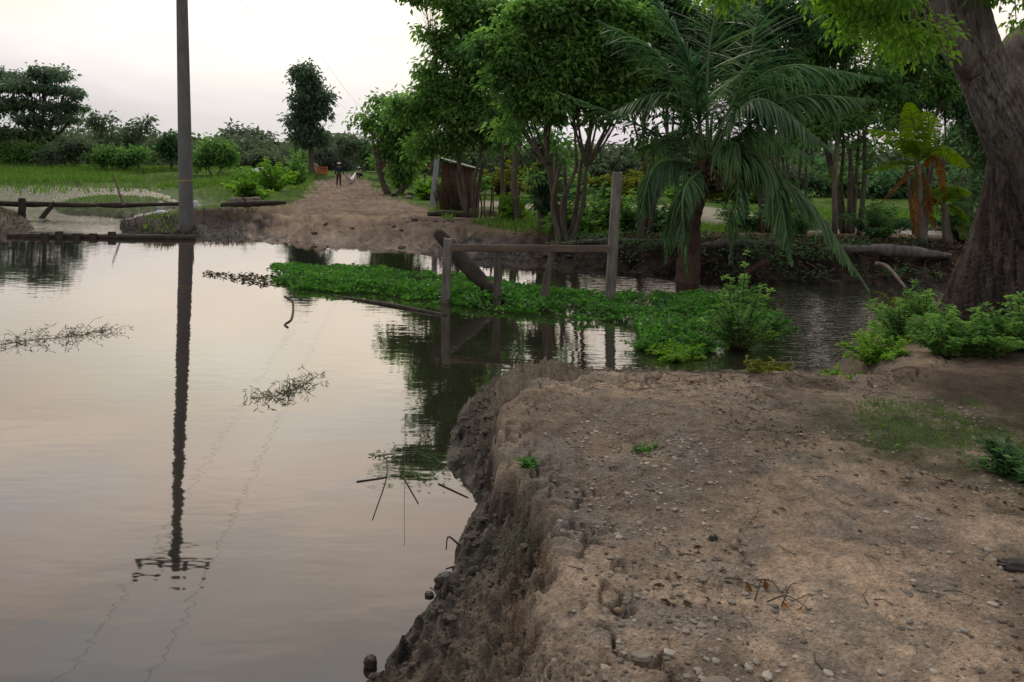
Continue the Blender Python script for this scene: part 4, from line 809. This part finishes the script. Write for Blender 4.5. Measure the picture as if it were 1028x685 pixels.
m = MB(); p, q = A(454, 249, 11.12), A(612, 250, 10.88); beam(m, p, q, .10, .06, 26, 3, None, .9); tag(m.build('timber_rail', BM['railwood'], origin=p, smooth=False), 'horizontal brown rail fixed across the posts in the water', 'rail')
m = MB(); p, q = A(439, 233, 11.9), A(508, 306, 11.35); tube(m, spline([p, (p+q)/2+[0, 0, -.03], q+(q-p)*.05], 26), [.085, .12, .105, .09], 16, disp=lambda t, a: 1+.30*fbm(np.cos(a)*2, np.sin(a)*2+t*8, 4, 160)); tag(m.build('leaning_log', BM['darkwood'], origin=p), 'thick dark log leaning across the first two posts', 'log')
m = MB(); p, q = G(335, 297), G(448, 317); tube(m, spline([p+[0, 0, .0], (p+q)/2+[0, 0, .01], q+[0, 0, .0]], 16), [.012, .03, .024], 8); tag(m.build('floating_log', BM['darkwood'], origin=p), 'thin dark log floating along the front edge of the mat', 'log')
# fallen trunks on the far bank
def log(name, p, q, r, mat, label, bend=.05, cat='log', group=None):
    m = MB(); p = np.array(p); q = np.array(q); tube(m, spline([p, p*.6+q*.4+[0, 0, bend], q], 40), r, 16, disp=lambda t, a: 1+.26*fbm(np.cos(a)*2+p[0], np.sin(a)*2+t*9, 5, 170)); return tag(m.build(name, BM[mat], origin=p), label, cat, group)
def onG(px, py, Y, dz=0):
    a = A(px, py, Y); a[2] = hz(a[0], a[1])+dz; return a
log('fallen_log', onG(828, 252, 15.2, .04), onG(955, 262, 14.9, .06), [.03, .09, .07, .12, .10, .04], 'oldlog', 'long pale grey fallen trunk on the far bank near the banana plant')
log('fallen_log', onG(704, 243, 15.8, .07), onG(800, 246, 15.8, .07), [.05, .09, .07, .03], 'oldlog', 'pale grey fallen trunk behind the coconut palm base')
log('fallen_log', onG(560, 244, 16.6, .07), onG(690, 262, 16.4, .05), [.05, .03], 'oldlog', 'thin pale log lying on the bank behind the tall post')
log('fallen_branch', A(880, 265, 14.2), A(910, 290, 12.8), [.045, .02], 'palebark', 'pale broken branch hanging over the channel edge', .1, 'branch')
log('fallen_branch', A(742, 282, 13.3), A(770, 262, 14), [.03, .05], 'clay', 'reddish root sticking out of the far bank below the palm', .05, 'root')
log('low_log', onG(430, 220, 25, .05), onG(478, 221, 24.5, .05), [.09, .1], 'darkwood', 'dark log lying at the foot of the dry bush')
log('low_log', onG(222, 211, 29, .12), onG(287, 208, 29, .14), [.09, .14, .12, .06], 'darkwood', 'thick dark log lying on the bank left of the road', 0)
log('low_log', onG(230, 208, 30.5, .16), onG(262, 206, 31, .1), [.10, .12], 'palebark', 'pale log end beside the thick dark one', 0)
# inflow rail, posts
p, q = A(-60, 201, 26), A(96, 206.5, 26.3); log('bridge_pole', p, q, [.09, .07, .10, .06], 'darkwood', 'long dark pole laid over the inflow from the left edge', -.03)
p, q = A(92, 206, 26.6), A(194, 204.5, 27.5); log('bridge_pole', p, q, [.06, .10, .06, .07], 'darkwood', 'dark pole continuing the rail as far as the concrete pole', -.02)
log('bridge_support', A(22, 216, 25.9)-[0, 0, .4], A(22, 199, 25.9), [.12, .11], 'darkwood', 'short upright stake holding up the long pole', 0, 'stake')
log('bridge_support', A(41, 217, 25.9)-[0, 0, .1], A(55, 203, 26), [.08, .07], 'darkwood', 'slanting stake under the long pole', 0, 'stake')
log('bridge_support', A(124, 206, 26.4), A(113, 175, 26.2), [.04, .02], 'palebark', 'thin bare stick slanting up from the inflow rail', 0, 'stick')
log('bare_stick', onG(251, 205, 29, 0), A(238, 195, 29), [.04, .02], 'darkwood', 'short forked stick above the thick dark log', .1, 'stick')
log('low_sill', G(8, 238)+[0, 0, .03], G(196, 240.5)+[0, 0, .03], [.07, .08], 'darkwood', 'dark sill log where the inflow meets the pond', 0)
for k, px in enumerate(range(45, 190, 17)):
    c = G(px+random.uniform(-3, 3), 239.5); m = MB(); beam(m, c-[0, 0, .3], c+[0, 0, .12+random.uniform(0, .06)], .17, .08, 6, k); tag(m.build('sill_stake', BM['darkwood'], origin=c, smooth=False), 'stubby dark stake in the row along the sill log', 'stake', 'stubby stakes along the sill log')
log('bare_stick', A(194, 226, 21), A(195, 208, 21), [.015, .012], 'greywood', 'short thin pale stick beside the foot of the concrete pole', 0, 'stick')
# ------------------------------------------------------------------ utility pole, wires
Yp = 21.2; b = A(187.5, 239, Yp); top = np.array([b[0]-.25, Yp, 9.3]); b[2] = hz(b[0], b[1])-.3
pole = empty('utility_pole', (b[0], b[1], 0), 'tall grey concrete utility pole standing at the edge of the mud bank', 'pole')
m = MB(); tube(m, spline([b, top], 20), [.19, .12], 20); m.build('pole_shaft', BM['concrete'], pole)
m = MB(); tube(m, spline([b+(top-b)*.168, b+(top-b)*.171], 2), [.182, .182], 20); m.build('band', BM['yband'], pole)
m = MB(); m2 = MB(); ca = top+[0, -.2, -.45]; beam(m, ca-[1.0, 0, 0], ca+[1.0, 0, 0], .12, .1, 6); m.build('crossarm', BM['darkwood'], pole)
for dx in (-.92, -.35, .35, .92): tube(m2, spline([ca+[dx, 0, .05], ca+[dx, 0, .28]], 5), [.03, .075, .06, .075, .03], 8)
tube(m2, spline([ca-[.7, 0, .05], ca-[0, 0, .6]], 3), [.02, .02], 5); tube(m2, spline([ca+[.7, 0, -.05], ca-[0, 0, .6]], 3), [.02, .02], 5)
m2.build('insulator', BM['wire'], pole)
for k, dx in enumerate((-.92, .92)):
    s = ca+[dx, 0, .28]; e = np.array([s[0]-.13*90, s[1]+90, 8.9]); n_ = np.array([s[0]+.13*45, s[1]-45, 9.2]); m = MB()
    for a_, b_, sag in ((s, e, .9), (s, n_, .5)):
        t = np.linspace(0, 1, 40)[:, None]; pp = a_*(1-t)+b_*t; pp[:, 2] -= (4*sag*t*(1-t))[:, 0]; tube(m, pp, .007, 5)
    tag(m.build('power_line', BM['wire'], origin=s), ['left overhead wire running along the road over the pond', 'right overhead wire running along the road over the pond'][k], 'wire')
# far pole that carries the line
e = np.array([ca[0]-.13*90, ca[1]+90, 0.]); e[2] = hz(e[0], e[1]); m = MB(); fp = empty('utility_pole', e, 'distant slim utility pole beyond the people at the road end', 'pole')
tube(m, spline([e, [e[0], e[1], 9.3]], 4), [.16, .1], 8); m.build('pole_shaft', BM['concrete'], fp); m = MB(); beam(m, [e[0]-1, e[1], 8.85], [e[0]+1, e[1], 8.85], .1, .1, 4); m.build('crossarm', BM['darkwood'], fp)
# leaning concrete post by the hut
Yq = 31; b = A(434, 206, Yq); t = A(440, 145, Yq); b[2] = hz(b[0], b[1])-.05; cp = empty('concrete_post', b, 'pale leaning concrete post on the grass right of the road', 'post')
m = MB(); beam(m, b, t, .22, .2, 8, 2, None, .75); m.build('shaft', roughmat('pale_concrete', (.24, .25, .27), (.36, .37, .40), 5), cp, smooth=False)
m = MB(); beam(m, t+[-.3, -.14, -.35], t+[.35, -.14, -.35], .06, .05, 4); m.build('crossbar', BM['greywood'], cp, smooth=False)
# hut
Yh = 38; c = A(458, 196, Yh); c[2] = hz(c[0], c[1]); hut = empty('wooden_hut', c, 'small red-brown board hut with a sloping tin roof behind the dry bush', 'hut')
s = Yh/FPX; hw = 15*s; hh = 38*s
def boxm(mb, lo, hi, tone=.5):
    x0, y0, z0 = lo; x1, y1, z1 = hi; v = [(x0, y0, z0), (x1, y0, z0), (x1, y1, z0), (x0, y1, z0), (x0, y0, z1), (x1, y0, z1), (x1, y1, z1), (x0, y1, z1)]
    mb.add(v, [[0, 3, 2, 1], [4, 5, 6, 7], [0, 1, 5, 4], [1, 2, 6, 5], [2, 3, 7, 6], [3, 0, 4, 7]], None, tone)
m = MB()
for k in range(9):
    x0 = c[0]-hw+k*2*hw/9; boxm(m, (x0, c[1], c[2]), (x0+2*hw/9-.015, c[1]+2.4, c[2]+hh-.03*k+random.uniform(-.02, .02)), random.random())
m.build('wall', BM['clay'], hut, smooth=False)
m = MB(); boxm(m, (c[0]-.35, c[1]-.04, c[2]), (c[0]+.35, c[1]-.005, c[2]+1.5)); m.build('door', BM['darkwood'], hut, smooth=False)
m = MB(); L_ = (c[0]-hw-.3, c[2]+hh+.25); R_ = (c[0]+hw+.35, c[2]+hh-.30)
for k in range(10):
    y0 = c[1]-.4+k*.32; m.add([(L_[0], y0, L_[1]), (R_[0], y0, R_[1]), (R_[0], y0+.16, R_[1]+.03), (L_[0], y0+.16, L_[1]+.03), (R_[0], y0+.32, R_[1]), (L_[0], y0+.32, L_[1])], [[0, 1, 2, 3], [3, 2, 4, 5]])
m.build('roof', BM['tin'], hut, smooth=False)
# low shed left of post
Yh = 60; c = A(405, 188, Yh); c[2] = hz(c[0], c[1]); sh = empty('low_shed', c, 'low open shed with reddish roof behind the roadside tree', 'shed'); m = MB()
for dx in (-1.6, 0, 1.6):
    m = MB(); boxm(m, (c[0]+dx-.07, c[1]-.07, c[2]), (c[0]+dx+.07, c[1]+.07, c[2]+1.3)); m.build('post', BM['wood'], sh, smooth=False)
m = MB(); boxm(m, (c[0]-2, c[1]-.6, c[2]+1.3), (c[0]+2, c[1]+.8, c[2]+2.0)); m.build('roof', BM['clay'], sh, smooth=False)
# dry bush + stick fence
def drybush(px, py, Y, w, h, n, label, mat='dry'):
    b = onG(px, py, Y); m = MB(); rt = empty('dry_bush', b, label, 'bush')
    for k in range(n):
        a = random.uniform(0, 6.28); q = random.random()**.5*w; s0 = b+[math.cos(a)*q*.6, math.sin(a)*q*.6, 0]; e = b+[math.cos(a)*q, math.sin(a)*q, h*random.uniform(.6, 1.05)*(1-.3*q/w)]
        tube(m, spline([s0, (s0+e)/2+rng.normal(size=3)*.05, e], 5), [.012, .006], 4, tone=random.random(), cap=False)
        for _ in range(4):
            f = random.uniform(.3, 1); st = s0+(e-s0)*f; tube(m, [st, st+rng.normal(size=3)*[.12, .12, .1]+[0, 0, .15]], [.006, .003], 3, cap=False)
    m.build('branches', LM[mat], rt)
drybush(458, 214, 27, .8, 1.5, 190, 'leafless grey-brown bush in front of the hut')
drybush(447, 214, 27.5, .45, 1.1, 45, 'smaller leafless bush left of the larger one')
for k in range(11):
    px = 478+k*4.6; Y = 24.5+random.uniform(-.3, .3); b = onG(px, 215, Y, -.05); t = b+np.array([random.uniform(-.06, .1), 0, random.uniform(.75, 1.25)]); m = MB(); tube(m, spline([b, (b+t)/2+rng.normal(size=3)*.02, t], 6), [.03, .02], 6)
    tag(m.build('fence_stick', BM['clay' if k % 2 else 'wood'], origin=b), 'crooked upright stick in the rough stick fence left of the grove', 'fence stick', 'sticks of the rough fence')
for k, (px, lab) in enumerate([(506, 'orange-brown dead fronds hanging on the stick fence'), (517, 'pale dead fronds at the right end of the stick fence'), (546, 'orange dead leaves at the foot of the leaf-wrapped trunk')]):
    b = onG(px, 216, 23.6); rt = empty('dead_fronds', b+[0, 0, .1], lab, 'dead leaves'); m = MB(); n_ = 60; c = b+np.abs(rng.normal(size=(n_, 3)))*[.14, .1, .42]+[0, 0, .1]
    leaves(m, c, np.c_[rng.normal(size=(n_, 2))*.4, -np.ones(n_)], rng.uniform(.2, .4, n_), .05, rng.uniform(0, .7, n_)); m.build('dead_leaf', LM['dead' if k != 1 else 'dry'], rt, smooth=False)
# plastic bags and heap
stone('plastic_bag', 161, 199, .5, .24, .2, .42, 'white', 'whitish plastic bag standing left of the concrete pole', 31, .4, cat='bag')
stone('plastic_bag', 196, 202, .5, .22, .2, .40, 'white', 'white plastic bag just right of the concrete pole', 32, .4, cat='bag')
stone('plastic_bag', 162, 211, .5, .42, .3, .2, 'white', 'crumpled white bag lying on the bank by the inflow', 33, .3, cat='bag')
stone('covered_heap', 262, 178, 1.0, 1.9, 1.5, 1.6, 'white', 'white sheeted heap half hidden behind the roadside bushes', 34, .3, cat='heap')
stone('sack', 315, 181, .4, 1.0, .8, 1.3, 'sack', 'beige sack standing left of the orange crate', 35, .4, cat='sack')
c = G(324, 181.5, .4); c[2] = hz(c[0], c[1]); oc = empty('orange_crate', c, 'orange slatted crate beside the road end', 'crate'); m = MB()
for k in range(4): boxm(m, (c[0]-.42, c[1]-.3, c[2]+.05+k*.2), (c[0]+.42, c[1]+.3, c[2]+.21+k*.2))
m.build('slats', BM['orange'], oc, smooth=False); m = MB()
for dx in (-.44, .44): boxm(m, (c[0]+dx-.04, c[1]-.33, c[2]), (c[0]+dx+.04, c[1]-.302, c[2]+.9))
m.build('corner_posts', BM['orange'], oc, smooth=False)
# rubble on right verge
for k, (px, py, w, lab) in enumerate([(396, 197, .35, 'dark clod right of the road, nearest the bush'), (410, 200, .4, 'pale clod on the right road edge'), (412, 196, .3, 'dark stone on the right road edge'), (492, 217, .5, 'pale block at the foot of the stick fence')]):
    stone('verge_stone', px, py, .4, w, w*.8, w*.6, 'darkstone' if k in (0, 2) else 'pale', lab, 40+k, .3)
# ------------------------------------------------------------------ people
def skinmesh(nodes, edges, rad, sub=2):
    me = bpy.data.meshes.new('tmp'); me.from_pydata([tuple(map(float, n)) for n in nodes], edges, []); o = bpy.data.objects.new('tmp', me); C.objects.link(o)
    md = o.modifiers.new('s', 'SKIN'); sv = me.skin_vertices[0].data
    for i, r in enumerate(rad): sv[i].radius = (r, r)
    sv[0].use_root = True; md.use_smooth_shade = True
    if sub: o.modifiers.new('u', 'SUBSURF').levels = sub; o.modifiers['u'].render_levels = sub
    bpy.context.view_layer.update(); dg = bpy.context.evaluated_depsgraph_get(); nm_ = bpy.data.meshes.new_from_object(o.evaluated_get(dg)); bpy.data.objects.remove(o); return nm_
def person(base, yaw, label, crouch=False, shirt='cloth', hat='white', trous='trous'):
    rt = empty('person', base, label, 'person'); rt.rotation_euler = (0, 0, yaw)
    if not crouch:
        J = dict(pel=(0, 0, .93), ch=(0, .0, 1.22), sh=(0, 0, 1.42), nk=(0, -.01, 1.50), hd=(0, -.03, 1.60), ht=(0, -.02, 1.70),
                 hl=(.09, 0, .88), kl=(.11, -.10, .50), al=(.12, .02, .09), tl=(.13, -.13, .04), hr=(-.09, 0, .88), kr=(-.11, -.02, .48), ar=(-.12, .20, .12), tr=(-.13, .08, .04),
                 sl=(.18, 0, 1.40), el=(.27, .04, 1.14), wl=(.34, -.12, .95), fl=(.36, -.19, .90), sr=(-.18, 0, 1.40), er=(-.25, .05, 1.13), wr=(-.27, -.05, .90), fr=(-.27, -.10, .82))
    else:
        J = dict(pel=(0, .12, .38), ch=(0, .02, .64), sh=(0, -.06, .82), nk=(0, -.08, .90), hd=(0, -.12, 1.0), ht=(0, -.11, 1.09),
                 hl=(.1, .1, .36), kl=(.16, -.28, .50), al=(.14, -.12, .09), tl=(.14, -.27, .04), hr=(-.1, .1, .36), kr=(-.16, -.28, .50), ar=(-.14, -.12, .09), tr=(-.14, -.27, .04),
                 sl=(.17, -.05, .80), el=(.25, -.22, .62), wl=(.12, -.42, .55), fl=(.08, -.50, .52), sr=(-.17, -.05, .80), er=(-.27, -.2, .6), wr=(-.3, -.40, .5), fr=(-.3, -.48, .47))
    rad = dict(pel=.13, ch=.135, sh=.10, nk=.052, hd=.092, ht=.06, hl=.088, kl=.06, al=.042, tl=.04, hr=.088, kr=.06, ar=.042, tr=.04, sl=.06, el=.042, wl=.03, fl=.03, sr=.06, er=.042, wr=.03, fr=.03)
    E_ = [('pel', 'ch'), ('ch', 'sh'), ('sh', 'nk'), ('nk', 'hd'), ('hd', 'ht'), ('pel', 'hl'), ('hl', 'kl'), ('kl', 'al'), ('al', 'tl'), ('pel', 'hr'), ('hr', 'kr'), ('kr', 'ar'), ('ar', 'tr'), ('sh', 'sl'), ('sl', 'el'), ('el', 'wl'), ('wl', 'fl'), ('sh', 'sr'), ('sr', 'er'), ('er', 'wr'), ('wr', 'fr')]
    def mk(keys, grow, name, mat, ed=None):
        ks = [k for k in J if k in keys]; ix = {k: i for i, k in enumerate(ks)}
        me = skinmesh([J[k] for k in ks], [(ix[a], ix[b_]) for a, b_ in E_ if a in ix and b_ in ix], [rad[k]+grow for k in ks]); me.name = name; me.materials.clear(); me.materials.append(BM[mat])
        o = bpy.data.objects.new(name, me); C.objects.link(o); o.parent = rt; return o
    mk(set(J), 0, 'body', 'skin'); mk({'pel', 'ch', 'sh', 'sl', 'el', 'wl', 'sr', 'er', 'wr'}, .022, 'jacket', shirt)
    mk({'pel', 'hl', 'kl', 'al', 'hr', 'kr', 'ar'}, .014, 'trousers', trous)
    hx = np.array(J['ht']); m = MB(); th = np.linspace(0, 1, 9)
    pr = [(0.0, .10), (.06, .115), (.10, .13), (.12, .17), (.10, .175), (.04, .172)]
    tube(m, np.array([hx+[0, 0, .075], hx+[0, 0, .06], hx+[0, 0, .03], hx+[0, 0, -.01], hx+[0, 0, -.03], hx+[0, 0, -.035]]), [.03, .085, .108, .118, .17, .168], 20)
    v = np.concatenate(m.v); o = m.build('hat', BM[hat]); o.parent = rt
    return rt
pb = G(340, 187.5, .42); pb[2] = hz(pb[0], pb[1]); person(pb, .25, 'person in dark clothes and white hat walking along the dirt road')
pb2 = G(361, 182.5, .42); pb2[2] = hz(pb2[0], pb2[1]); person(pb2, -.6, 'person crouching in a pale top further down the road', True, 'sack', 'white', 'cloth')
m = MB(); h1 = pb+[.45, .0, .95]; h2 = pb2+[-.35, -.35, .5]; t = np.linspace(0, 1, 24); mid = spline([h1, h1+(h2-h1)*.3+[0, 0, -.40], h1+(h2-h1)*.55+[0, 0, -.50], h2], 24)
tube(m, mid, [.05, .13, .14, .07], 10, disp=lambda t, a: 1+.25*fbm(np.cos(a)*2, np.sin(a)*2+t*9, 3, 180)); tag(m.build('rolled_sheet', BM['white'], origin=h1), 'long white rolled sheet held between the two people', 'sheet')
# ------------------------------------------------------------------ things floating in the pond
def floatgrass(label, line, n, spread, L, name='floating_grass', mat='reed', tone=(0, .9), up=.8):
    pts = spline([G(a, b_) for a, b_ in line], 30); rt = empty(name, pts[0], label, 'water grass'); m = MB(); tube(m, pts+[0, 0, .004], [.003, .002], 4)
    for k in range(n):
        b_ = pts[random.randint(0, 29)]+np.array([random.gauss(0, spread), random.gauss(0, spread), .0]); a = random.uniform(0, 6.28); l = L*random.uniform(.4, 1.2)
        e = b_+np.array([math.cos(a)*l*.8, math.sin(a)*l*.8, l*random.uniform(.05, up)]); tube(m, spline([b_, (b_+e)/2+[0, 0, l*.15], e], 4), [.0026, .0014], 3, tone=random.uniform(*tone), cap=False)
        i = rng.random((3, 1)); leaves(m, b_+(e-b_)*i, rng.normal(size=(3, 3))*[1, 1, .4]+[0, 0, .3], l*.4, .009, random.uniform(*tone))
    return m.build('stalks', LM[mat], rt)
floatgrass('long strip of pale grass poking out of the pond at the left', [(-12, 348), (30, 342), (70, 338), (108, 332)], 80, .10, .17)
floatgrass('clump of floating grass in the middle of the pond', [(252, 400), (272, 398), (295, 392), (318, 378)], 60, .05, .14)
floatgrass('dark leafy debris floating near the bank', [(378, 458), (400, 455), (425, 455), (442, 466), (425, 480)], 26, .05, .07, 'floating_debris', 'dark', (0, .3), .3)
for k, (ln, lab) in enumerate([([(358, 484), (385, 480), (388, 478)], 'short straight twig lying on the water left of the debris'), ([(388, 462), (388, 480), (374, 522)], 'bent dark twig standing in the water below the debris'), ([(407, 415), (406, 480), (406, 548)], 'long thin straight reed lying toward the viewer on the water'), ([(404, 478), (412, 492), (420, 506)], 'short twig right of the long reed'), ([(440, 486), (470, 500)], 'short twig at the water edge of the bank'), ([(286, 298), (294, 304), (293, 320), (286, 326), (289, 329)], 'curled brown twig floating in front of the mat')]):
    pts = spline([G(a, b_)+[0, 0, .003] for i, (a, b_) in enumerate(ln)], 14); m = MB(); tube(m, pts, [.0045, .0025] if k not in (2, 5) else ([.0022, .0012] if k == 2 else [.018, .012]), 5); tag(m.build('floating_twig', BM['twig'], origin=pts[0]), lab, 'twig')
for k, (ln, lab) in enumerate([([(462, 548), (450, 545), (448, 552)], 'small root sticking out at the water edge'), ([(436, 620), (440, 605), (432, 590)], 'dark root in the mud near the wet rock')]):
    pts = spline([G(a, b_, .05)+[0, 0, .03*(i % 2)] for i, (a, b_) in enumerate(ln)], 8); m = MB(); tube(m, pts, [.006, .003], 5); tag(m.build('root', BM['twig'], origin=pts[0]), lab, 'root')
# ------------------------------------------------------------------ sky and sun
SUN_AZ = R(-14); SUN_EL = R(52)
w = bpy.data.worlds.new('World'); S.world = w; w.use_nodes = True; nt = w.node_tree; nt.nodes.clear(); L = nt.links
out = nt.nodes.new('ShaderNodeOutputWorld'); bg = nt.nodes.new('ShaderNodeBackground'); L.new(bg.outputs[0], out.inputs[0])
sky = nd(nt, 'ShaderNodeTexSky', sky_type='NISHITA', sun_disc=False, sun_elevation=SUN_EL, sun_rotation=SUN_AZ, dust_density=4.0, air_density=1.5)
tc = nd(nt, 'ShaderNodeTexCoord'); vec = tc.outputs['Generated']; sx = nd(nt, 'ShaderNodeSeparateXYZ', {0: vec})
def mth(op, a, b_=0.0): return nd(nt, 'ShaderNodeMath', {0: a, 1: b_}, operation=op).outputs[0]
grad = ramp(nt, sx.outputs['Z'], [(0.0, (.60, .60, .66)), (.08, (.63, .61, .68)), (.15, (.82, .76, .71)), (.24, (1.04, .95, .79)), (.34, (.86, .73, .66)), (.50, (.66, .60, .58)), (.7, (.60, .60, .62)), (1.0, (.60, .63, .70))])
def glow(az, el, pw, col, s):
    d = (math.sin(az)*math.cos(el), math.cos(az)*math.cos(el), math.sin(el)); dp = nd(nt, 'ShaderNodeVectorMath', {0: vec, 1: d}, operation='DOT_PRODUCT').outputs['Value']
    p_ = mth('MULTIPLY', mth('POWER', mth('MAXIMUM', dp, 0.0), pw), s)
    c = nd(nt, 'ShaderNodeVectorMath', {0: col, 'Scale': p_}, operation='SCALE'); return c.outputs[0]
g1 = glow(R(-16), R(15), 22.0, (1.0, .93, .74), .60); g2 = glow(R(22), R(14), 12.0, (1.0, .72, .62), .30)
mp = nd(nt, 'ShaderNodeMapping', {'Vector': vec, 'Scale': (1.2, 1.2, 4.5)}); cl = nd(nt, 'ShaderNodeTexNoise', {'Vector': mp.outputs[0], 'Scale': 2.2, 'Detail': 5.0, 'Roughness': .5, 'Distortion': .3})
cm = nd(nt, 'ShaderNodeMapRange', {'Value': cl.outputs['Fac'], 'From Min': .35, 'From Max': .68, 'To Min': 1.14, 'To Max': .78}).outputs[0]
# dimmer sky behind the viewer, away from the sunset
bk = nd(nt, 'ShaderNodeMapRange', {'Value': sx.outputs['Y'], 'From Min': -.8, 'From Max': .7, 'To Min': .95, 'To Max': 1.0}).outputs[0]
cl2 = nd(nt, 'ShaderNodeTexNoise', {'Vector': mp.outputs[0], 'Scale': 3.1, 'Detail': 4.0, 'Roughness': .5, 'Distortion': .5, 'W': 0.0} if False else {'Vector': mp.outputs[0], 'Scale': 3.1, 'Detail': 4.0, 'Roughness': .5, 'Distortion': .5})
tint = ramp(nt, cl2.outputs['Fac'], [(.36, (.88, .98, 1.08)), (.5, (1, 1, 1)), (.64, (1.10, 1.02, .97))])
low = nd(nt, 'ShaderNodeMapRange', {'Value': sx.outputs['Z'], 'From Min': .10, 'From Max': .25}).outputs[0]
tm = nt.nodes.new('ShaderNodeMixRGB'); L.new(low, tm.inputs[0]); tm.inputs[1].default_value = (1, 1, 1, 1); L.new(tint, tm.inputs[2])
gt = nd(nt, 'ShaderNodeVectorMath', {0: grad, 1: tm.outputs[0]}, operation='MULTIPLY').outputs[0]
base = nd(nt, 'ShaderNodeVectorMath', {0: gt, 'Scale': mth('MULTIPLY', cm, bk)}, operation='SCALE').outputs[0]
su = nd(nt, 'ShaderNodeVectorMath', {0: base, 1: g1}, operation='ADD').outputs[0]; su = nd(nt, 'ShaderNodeVectorMath', {0: su, 1: g2}, operation='ADD').outputs[0]
nk = nd(nt, 'ShaderNodeVectorMath', {0: sky.outputs[0], 'Scale': .10}, operation='SCALE').outputs[0]
sc10 = nd(nt, 'ShaderNodeVectorMath', {0: su, 'Scale': 9.0}, operation='SCALE').outputs[0]
tot = nd(nt, 'ShaderNodeVectorMath', {0: sc10, 1: nk}, operation='ADD').outputs[0]
L.new(tot, bg.inputs[0]); bg.inputs[1].default_value = .1
sl = bpy.data.lights.new('sun', 'SUN'); sl.energy = 1.7; sl.angle = R(30); sl.color = (1, .9, .78); so = bpy.data.objects.new('sun', sl); C.objects.link(so)
so.rotation_euler = (Vector((math.sin(SUN_AZ)*math.cos(SUN_EL), math.cos(SUN_AZ)*math.cos(SUN_EL), math.sin(SUN_EL)))).to_track_quat('Z', 'Y').to_euler()
S.view_settings.view_transform = 'Standard'; S.view_settings.look = 'None'; S.view_settings.exposure = 0
S.render.engine = 'CYCLES'
